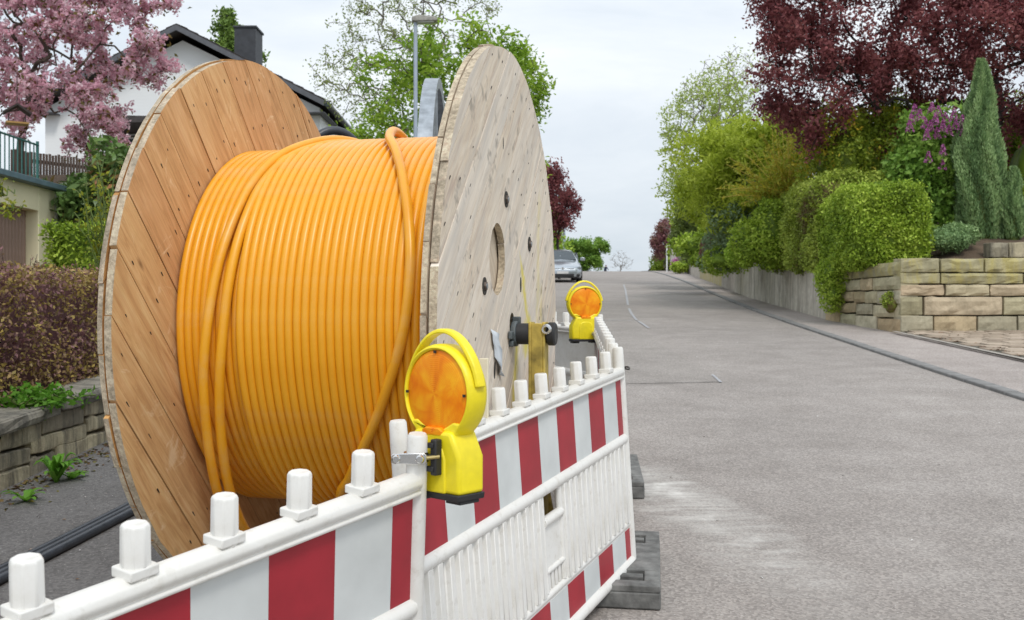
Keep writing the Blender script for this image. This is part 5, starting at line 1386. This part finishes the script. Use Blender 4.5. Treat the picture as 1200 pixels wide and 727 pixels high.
tree('conifer', (at(264, 0, 40)[0], 40, 6), at(264, 20, 40), [E_(264, 25, 40, .3, .4, .5, 3), E_(264, 50, 40, .55, .6, .8, 3), E_(262, 90, 40, 1.2, 1.2, 1.6), E_(300, 70, 40, .25, .5, .6, 3)], 120, 9000, .12, M['lf_conifer'], M['bark_dark'], 'dark conifer top showing beside the chimney of the white house', 'tree', rtip=.012, spread=.16)
tree('red_plum_tree', (at(655, 0, 50)[0], 50, float(rz(50))+.2), at(655, 250, 50), [E_(652, 225, 50, .9, 1, 1.3), E_(663, 245, 50, .7, 1, .9), E_(645, 205, 50, .7, 1, .8), E_(630, 260, 50, 1.2, 1, 1.2)], 150, 6500, .11, M['lf_plum'], M['bark_dark'], 'small dark red-leaved tree beyond the right flange of the drum', 'tree', rtip=.012, spread=.17)
hedge('green_shrub', (at(636, 0, 54)[0], 54, float(rz(54))+.1), [E_(640, 262, 54, .75, .9, 1.5), E_(630, 290, 54, 1.2, 1, 1.2)], 7000, .12, M['lf_bright'], 'fresh green shrub below the small red-leaved tree', 'shrub', noise_amp=.3)
# spreading pine at the crest
pine = [E_(672, 288, 84, 1.2, 1.5, .35), E_(690, 288, 84, 1.6, 1.5, .45, 1.5), E_(705, 290, 84, .7, 1.2, .3, 1.5), E_(685, 299, 84, 1.5, 1.3, .5), E_(690, 309, 84, 1.3, 1.2, .6), E_(668, 305, 84, 1.0, 1.2, 1.0)]
tree('pine_tree', (at(680, 0, 84)[0], 84, float(rz(84))-.2), at(682, 300, 84), pine, 120, 17000, .13, M['lf_lilac'], M['bark_dark'], 'flat-topped spreading pine at the brow on the left of the road', 'tree', rtip=.014, spread=.18, up=1.0)
hedge('green_shrub', (at(660, 0, 78)[0], 78, float(rz(78))), [E_(656, 306, 78, 1.1, 1, 1.0), E_(648, 300, 78, 1.2, 1, 1.3)], 5000, .16, M['lf_hedge'], 'mid green shrub behind the parked silver car', 'shrub', noise_amp=.3)
tree('bare_tree', (at(727, 0, 120)[0], 120, float(rz(120))-1), at(727, 310, 120), [E_(728, 306, 120, 1.7, 1.5, 1.3)], 150, 0, .1, None, M['bark_grey'], 'leafless distant tree standing behind the crest of the road', 'tree', rtip=.011, seg=.3)
tree('purple_tree', (at(779, 0, 78)[0], 78, float(rz(78))-.2), at(779, 300, 78), [E_(775, 280, 78, .8, 1, 1.2), E_(782, 270, 78, .7, 1, .9), E_(772, 292, 78, .5, 1, .8)], 110, 5000, .13, M['lf_redfar'], M['bark'], 'small purple-leaved tree at the crest on the right', 'tree', rtip=.012, spread=.16)
tree('bare_tree', (at(790, 0, 72)[0], 72, float(rz(72))-.2), at(790, 285, 72), [E_(790, 266, 72, .9, 1, 1.3)], 90, 300, .08, M['lf_redfar'], M['bark_grey'], 'brownish bare tree rising behind the small street sign', 'tree', rtip=.011, seg=.35)

# --- right side, beyond the walls, from far to near
hedge('green_shrub', (at(776, 0, 80)[0], 80, float(rz(80))), [E_(776, 309, 80, .9, 1.2, .8), E_(786, 300, 82, .9, 1.2, 1.1), E_(800, 295, 84, 1.2, 1.2, 1.3)], 6000, .13, M['lf_hedge'], 'green shrub under the small purple-leaved tree at the crest', 'shrub', noise_amp=.2)
hedge('round_shrub', (at(800, 0, 60)[0], 60, float(rz(60))+.1), [E_(801, 313, 60, .65, .6, .38)], 2600, .10, M['lf_hedge'], 'low round green shrub on the pavement edge near the crest', 'shrub', noise_amp=.1)
hedge('purple_cushion', (at(792, 0, 62)[0], 62, float(rz(62))+.2), [E_(792, 311, 62, .25, .3, .35)], 700, .08, M['lf_lilacfl'], 'purple flowering cushion plant near the crest on the right', 'plant', noise_amp=.05)
tree('pale_spring_tree', (at(850, 0, 40)[0], 40, float(rz(40))+.9), at(850, 225, 40), [E_(815, 150, 40, 1.5, 1.5, 1.6), E_(795, 215, 40, .9, 1.2, 1.5), E_(840, 120, 40, 1.5, 1.5, 1.5), E_(870, 160, 40, 1.6, 1.5, 2.0), E_(812, 240, 40, 1.0, 1.3, 1.2), E_(795, 150, 40, .8, 1.0, 1.0), E_(840, 200, 40, 2.0, 1.5, 1.5)], 560, 8500, .09, M['lf_palebranch'], M['bark_grey'], 'tall airy tree with pale new leaves leaning over the concrete wall', 'tree', rtip=.011, spread=.14, seg=.4, clump=.4)
tree('bare_tree', (at(868, 0, 44)[0], 44, float(rz(44))+.9), at(860, 150, 44), [E_(840, 105, 44, 1.6, 1.5, 1.5), E_(868, 85, 44, 1.3, 1.5, 1.3), E_(810, 140, 44, 1.2, 1.2, 1.3)], 420, 900, .08, M['lf_palebranch'], M['bark_grey'], 'fine bare twigs standing above the pale spring tree', 'tree', rtip=.009, seg=.35, expo=2.6)
hedge('dark_evergreen', (at(832, 0, 36)[0], 36, float(rz(36))+.9), [E_(828, 262, 36, 1.0, 1.0, 1.6), E_(845, 240, 36, 1.1, 1.0, 1.3), E_(815, 285, 36, .9, .9, .8)], 16000, .09, M['lf_dark'], 'dark rounded evergreen shrub above the far end of the concrete wall', 'shrub', noise_amp=.25)
hedge('mid_green_shrub', (at(818, 0, 40)[0], 40, float(rz(40))+.9), [E_(822, 292, 33, .9, .8, .5), E_(838, 280, 32, .5, .7, .8), E_(812, 262, 38, .7, .9, 1.2)], 9000, .085, M['lf_hedge'], 'mixed mid green shrubs at the far top of the concrete wall', 'shrub', noise_amp=.25)
hedge('red_shrub', (at(833, 0, 30)[0], 30, float(rz(30))+.9), [E_(835, 292, 30, .3, .35, .5)], 1500, .06, M['lf_redfar'], 'small rusty red shrub above the concrete wall', 'shrub', noise_amp=.1)
hedge('grey_green_shrub', (at(868, 0, 27)[0], 27, float(rz(27))+.9), [E_(862, 262, 27, .5, .6, .9), E_(880, 245, 27, .7, .7, 1.2), E_(850, 290, 28, .5, .6, .5)], 12000, .065, M['lf_greygreen'], 'soft grey-green shrub between the dark evergreen and the tall hedge', 'shrub', noise_amp=.25)
hedge('bright_shrub', (at(864, 0, 25)[0], 25, float(rz(25))+.9), [E_(864, 298, 25, .26, .3, .3)], 1800, .05, M['lf_bright'], 'small vivid yellow-green bush on the concrete wall', 'shrub', noise_amp=.06)
hedge('green_shrub', (at(890, 0, 24)[0], 24, float(rz(24))+.9), [E_(878, 285, 24.5, .4, .5, .6), E_(850, 306, 27, .6, .5, .25), E_(830, 306, 32, .6, .5, .3), E_(905, 270, 24, .5, .6, .8)], 9000, .06, M['lf_hedge'], 'low green plants spilling over the concrete wall', 'shrub', noise_amp=.12)
# tall olive-green shrub with yellow arching stems
sb = np.array([at(915, 0, 26)[0], 26, float(rz(26))+1.2])
willow = hedge('olive_willow_shrub', tuple(sb), [E_(880, 190, 27, 1.3, 1.0, 1.1), E_(845, 185, 28, .9, .9, 1.0), E_(920, 180, 27, 1.0, 1.0, .9), E_(870, 230, 27, 1.2, 1.0, .8), E_(830, 225, 30, .8, 1, .8)], 26000, .07, M['lf_olive'], 'tall olive-green willow shrub behind the clipped hedge', 'shrub', core=.6, surf=.4, noise_amp=.35, elong=2.6)
ys_ = thing('yellow_stemmed_shrub', tuple(at(912, 235, 24.5)), 0, 'shrub with arching yellow stems fanning out above the clipped hedge', 'shrub')
P0, P1 = [], []
for i in range(75):
    a = rng.uniform(R(12), R(115)); l = rng.uniform(1.0, 2.0); prev = np.array([rng.normal()*.12+.2, rng.normal()*.1, 0])
    d = np.array([-math.cos(a)*1.0, rng.uniform(-.5, .3), math.sin(a)]); s0 = prev.copy()
    for q in range(1, 8):
        f = q/7; cur = s0 + d*l*f + np.array([0, 0, -.35*f*f*abs(math.cos(a))]) ; P0.append(prev); P1.append(cur); prev = cur
P0, P1 = np.array(P0), np.array(P1)
segs_mesh('stems', P0, P1, np.full(len(P0), .009), np.full(len(P0), .007), simple('yellow_stem', (.66, .52, .09), .6, .3), ys_, 4)
k = rng.integers(0, len(P0), 2500); f = rng.uniform(0, 1, (2500, 1)); leaves('foliage', P0[k]*(1-f)+P1[k]*f+rng.normal(size=(2500, 3))*.05, .05, M['lf_yellowstem'], ys_, elong=2.6)
# clipped hedges above the wall
H1 = [(7.02, 20.9, 3.25, .86, .75, 1.05, 1), (7.10, 22.4, 3.30, .88, 1.0, 1.02, 1), (7.25, 24.3, 3.36, .90, 1.2, .98, 1), (7.50, 26.4, 3.40, .9, 1.2, .90, 1)]
H2 = [(6.84, 18.75, 3.0, .68, .80, .80, 1.2), (7.18, 18.50, 2.88, .42, .55, .68, 1), (6.72, 19.7, 2.98, .48, .75, .74, 1)]
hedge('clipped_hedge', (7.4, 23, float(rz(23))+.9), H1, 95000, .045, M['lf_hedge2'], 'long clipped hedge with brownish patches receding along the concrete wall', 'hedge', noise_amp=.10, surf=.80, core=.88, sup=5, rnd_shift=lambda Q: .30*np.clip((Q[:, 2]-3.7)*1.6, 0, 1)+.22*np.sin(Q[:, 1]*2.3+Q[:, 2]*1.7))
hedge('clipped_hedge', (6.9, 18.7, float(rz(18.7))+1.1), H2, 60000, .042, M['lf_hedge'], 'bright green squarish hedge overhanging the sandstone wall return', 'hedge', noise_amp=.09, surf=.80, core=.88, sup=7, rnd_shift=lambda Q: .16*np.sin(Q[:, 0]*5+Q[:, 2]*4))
hedge('berry_shrub', (at(1010, 0, 21.5)[0], 22, float(rz(22))+1.6), [E_(1005, 190, 22.5, 1.0, 1.0, 1.3), E_(985, 200, 22.5, .8, 1.0, .9), E_(1040, 190, 22.5, .8, .9, 1.1), E_(1050, 150, 23, .7, .9, .8)], 24000, .06, M['lf_darkyel'], 'dark green shrub dotted with orange-yellow flowers between hedge and lilac', 'shrub', noise_amp=.35, core=.7, surf=.55)
def shoots(name, label, ells, n, ln, mleaf, cat='plant'):
    Q, d = ell_pts(ells, n*3, .97, 4); k = d[:, 2] > -.1; Q, d = Q[k][:n], d[k][:n]; b0 = np.array(ells[0][:3]); t = thing(name, tuple(b0), 0, label, cat); Q = Q-b0
    d = unit(d+np.array([0, 0, .9])+rng.normal(size=d.shape)*.25); l = rng.uniform(.3, 1, (len(Q), 1))*ln
    segs_mesh('stems', Q-d*.1, Q+d*l, np.full(len(Q), .005), np.full(len(Q), .003), M['stem_green'], t, 3)
    m_ = len(Q)*14; k = rng.integers(0, len(Q), m_); f = rng.uniform(0, 1, (m_, 1)); leaves('foliage', Q[k]+d[k]*l[k]*f+rng.normal(size=(m_, 3))*.022, .04, mleaf, t, up=.5)
shoots('hedge_shoots', 'untrimmed light shoots along the top of the long clipped hedge', [(e[0], e[1], e[2], e[3]*.95, e[4], e[5]*.98, 1) for e in H1], 260, .16, M['lf_olive'])
shoots('hedge_shoots', 'untrimmed light shoots sticking out of the bright green hedge', [(e[0], e[1], e[2], e[3]*.95, e[4]*.95, e[5]*.97, 1) for e in H2], 200, .12, M['lf_bright'])
# lilac
lil = [E_(1095, 160, 20.5, .65, .6, .6), E_(1080, 190, 20.5, .6, .6, .7), E_(1110, 205, 20.3, .55, .6, .9), E_(1100, 245, 20.2, .6, .6, .6), E_(1075, 150, 20.5, .5, .5, .4), E_(1120, 170, 20.5, .45, .5, .6)]
lroot = hedge('lilac_bush', (at(1100, 0, 20.5)[0], 20.5, float(rz(20.5))+1.7), lil, 13000, .085, M['lf_lilac'], 'lilac bush with purple flower heads between the hedge and the columnar juniper', 'shrub', core=.5, surf=.5, noise_amp=.2, elong=1.4)
nfl = 30; Cc = []
for px, py in ((1068,142),(1078,136),(1092,128),(1100,133),(1108,140),(1118,136),(1128,143),(1133,140),(1090,150),(1098,158),(1105,150),(1066,150),(1084,146),(1112,155),(1120,148),(1105,178),(1104,195),(1088,186),(1072,130),(1127,150),(1096,142),(1130,155),(1086,160)):
    p = at(px, py, 19.5+rng.uniform(-.1, .3)); Cc.append(p-np.array(lroot.location))
Cc = np.array(Cc); idx = np.repeat(np.arange(len(Cc)), 90); hgt = rng.uniform(0, 1, len(idx)); rr = (1-hgt)*.075+.01
ang = rng.uniform(0, 2*np.pi, len(idx)); Q = Cc[idx]+np.stack([rr*np.cos(ang), rr*np.sin(ang), hgt*.22-.08], 1)
leaves('flower_heads', Q, .035, M['lf_lilacfl'], lroot, elong=1.1)
# juniper columns
def juniper(label, px, ytop, ybot, Y, rad, n):
    pb2, pt2 = at(px, ybot, Y), at(px, ytop, Y); H = pt2[2]-pb2[2]
    t = thing('columnar_juniper', (pb2[0], Y, pb2[2]-.1), 0, label, 'conifer', 'columnar junipers on the right bank')
    z = rng.uniform(0, 1, n)**.85; prof_ = rad*np.minimum(1, (1.02-z)*1.75)**.82*np.minimum(1, .72+z*1.2); a = rng.uniform(0, 2*np.pi, n)
    flute = 1+.14*np.sin(a*5+3*np.sin(z*4))+.12*np.sin(a*9+z*20)
    r_ = prof_*flute*(1-.22*rng.uniform(0, 1, n)**2)
    Q = np.stack([r_*np.cos(a)+.05*np.sin(z*9), r_*np.sin(a), z*H+.05], 1)
    # upward pointing scale sprays
    d = unit(np.stack([np.cos(a)*.35, np.sin(a)*.35, np.ones(n)], 1)+rng.normal(size=(n, 3))*.25); s_ = unit(np.cross(d, rng.normal(size=(n, 3)))); L_ = rng.uniform(.05, .11, n)[:, None]
    V = np.stack([Q, Q+d*L_*.5+s_*.014, Q+d*L_, Q+d*L_*.5-s_*.014], 1).reshape(-1, 3)
    mesh_np('foliage', V, np.arange(4*n).reshape(n, 4), M['lf_juniper'], t, attr=np.repeat(np.clip(.5+.3*np.sin(a*5+3*np.sin(z*4))+rng.normal(size=n)*.2, 0, 1), 4))
    pr = [(rad*.76*min(1, (1.02-k)*1.75)**.82*min(1, .72+k*1.2), k*H*.97) for k in np.linspace(0, 1, 12)]
    MB().lathe(pr+[(0, H*.98)], (0, 0, 0), 'z', 14).build('shade_core', M['lf_dark'], t, smooth=True)  # dark core colour stands in for shade between the sprays
    MB().tube([(0, 0, -.2), (0, 0, H*.4)], .06, 8).build('trunk', M['bark'], t)
juniper('tall grey-green columnar juniper on the bank above the sandstone wall', 1148, 70, 280, 19.6, .43, 42000)
juniper('shorter columnar juniper at the right edge beside the tall one', 1186, 196, 278, 19.3, .22, 8000)
juniper('middle columnar juniper squeezed between the tall one and the short one', 1170, 205, 278, 19.7, .18, 6000)
hedge('ground_juniper', (at(1110, 0, 18.4)[0], 18.4, float(rz(18.4))+1.25), [E_(1108, 282, 18.4, .42, .35, .20), E_(1122, 276, 18.6, .3, .3, .2)], 5000, .035, M['lf_juniper'], 'low spreading green cushion on the soil in front of the juniper', 'shrub', noise_amp=.06)
hedge('green_shrub', (at(1215, 0, 21)[0], 21, float(rz(21))+2), [E_(1215, 215, 22, .7, .7, 1.3), E_(1200, 170, 24, .8, .7, .9), E_(1195, 260, 22, .5, .6, .6)], 12000, .07, M['lf_hedge'], 'yellow-green shrub at the right edge behind the junipers', 'shrub', noise_amp=.3)
# tufts growing out of the stone wall
hedge('wall_tuft', (at(1046, 0, 17.3)[0], 17.3, at(0, 360, 17.3)[2]), [E_(1045, 357, 17.3, .16, .18, .17)], 1500, .03, M['lf_hedge2'], 'green and brown tuft growing from the joints near the corner of the sandstone wall', 'plant', noise_amp=.08, flat=1)
hedge('wall_tuft', (at(977, 0, 19.6)[0], 19.6, at(0, 345, 19.6)[2]), [E_(976, 345, 19.6, .17, .3, .30), E_(972, 325, 19.9, .2, .3, .25), E_(978, 318, 19.5, .25, .3, .18)], 4200, .035, M['lf_hedge'], 'green trailing tuft at the far end of the sandstone wall by the concrete', 'plant', noise_amp=.1, flat=1)
# --- big purple plum on the right
pY = 22.0
pe_ = [E_(1000, 40, pY, 2.2, 1.8, 1.3), E_(940, 75, pY, 1.2, 1.5, 1.2), E_(905, 25, pY, .7, 1.2, .8), E_(920, 120, pY, .8, 1.2, .55), E_(990, 120, pY, 1.6, 1.4, .8), E_(960, 160, pY, .7, 1.0, .5, 1.2), E_(1050, 100, pY, 1.6, 1.5, 1.0), E_(1120, 50, pY, 2.0, 1.8, 1.4), E_(1200, 60, pY, 1.6, 1.8, 1.8), E_(1190, 170, pY+.6, .9, 1.2, .9, .8), E_(1100, -60, pY, 2.8, 2.0, 1.4), E_(950, -40, pY, 1.8, 1.6, 1.2), E_(1230, -20, pY, 2.0, 2, 2), E_(1010, 185, pY, .35, .5, .3, 1)]
tree('purple_plum_tree', (at(1172, 0, pY)[0], pY, float(rz(pY))+2.0), at(1165, 90, pY), pe_, 820, 74000, .064, M['lf_plum'], M['bark_dark'], 'large purple-leaved plum tree filling the upper right above the lilac and junipers', 'tree', rtip=.0095, spread=.14, seg=.3, up=.5, clump=.5, expo=2.25)
# hedges/trees further left and right outside the near frame, so the road is enclosed from other viewpoints
hedge('green_hedge', (-6.5, 24, float(rz(24))+.4), None, 45000, .09, M['lf_hedge'], 'long garden hedge along the left pavement, hidden behind the drum', 'hedge', box=(-4.6, -3.2, 14.5, 34, float(rz(14.5))+.1, float(rz(22))+1.5), noise_amp=.05)
bpy.context.view_layer.update()
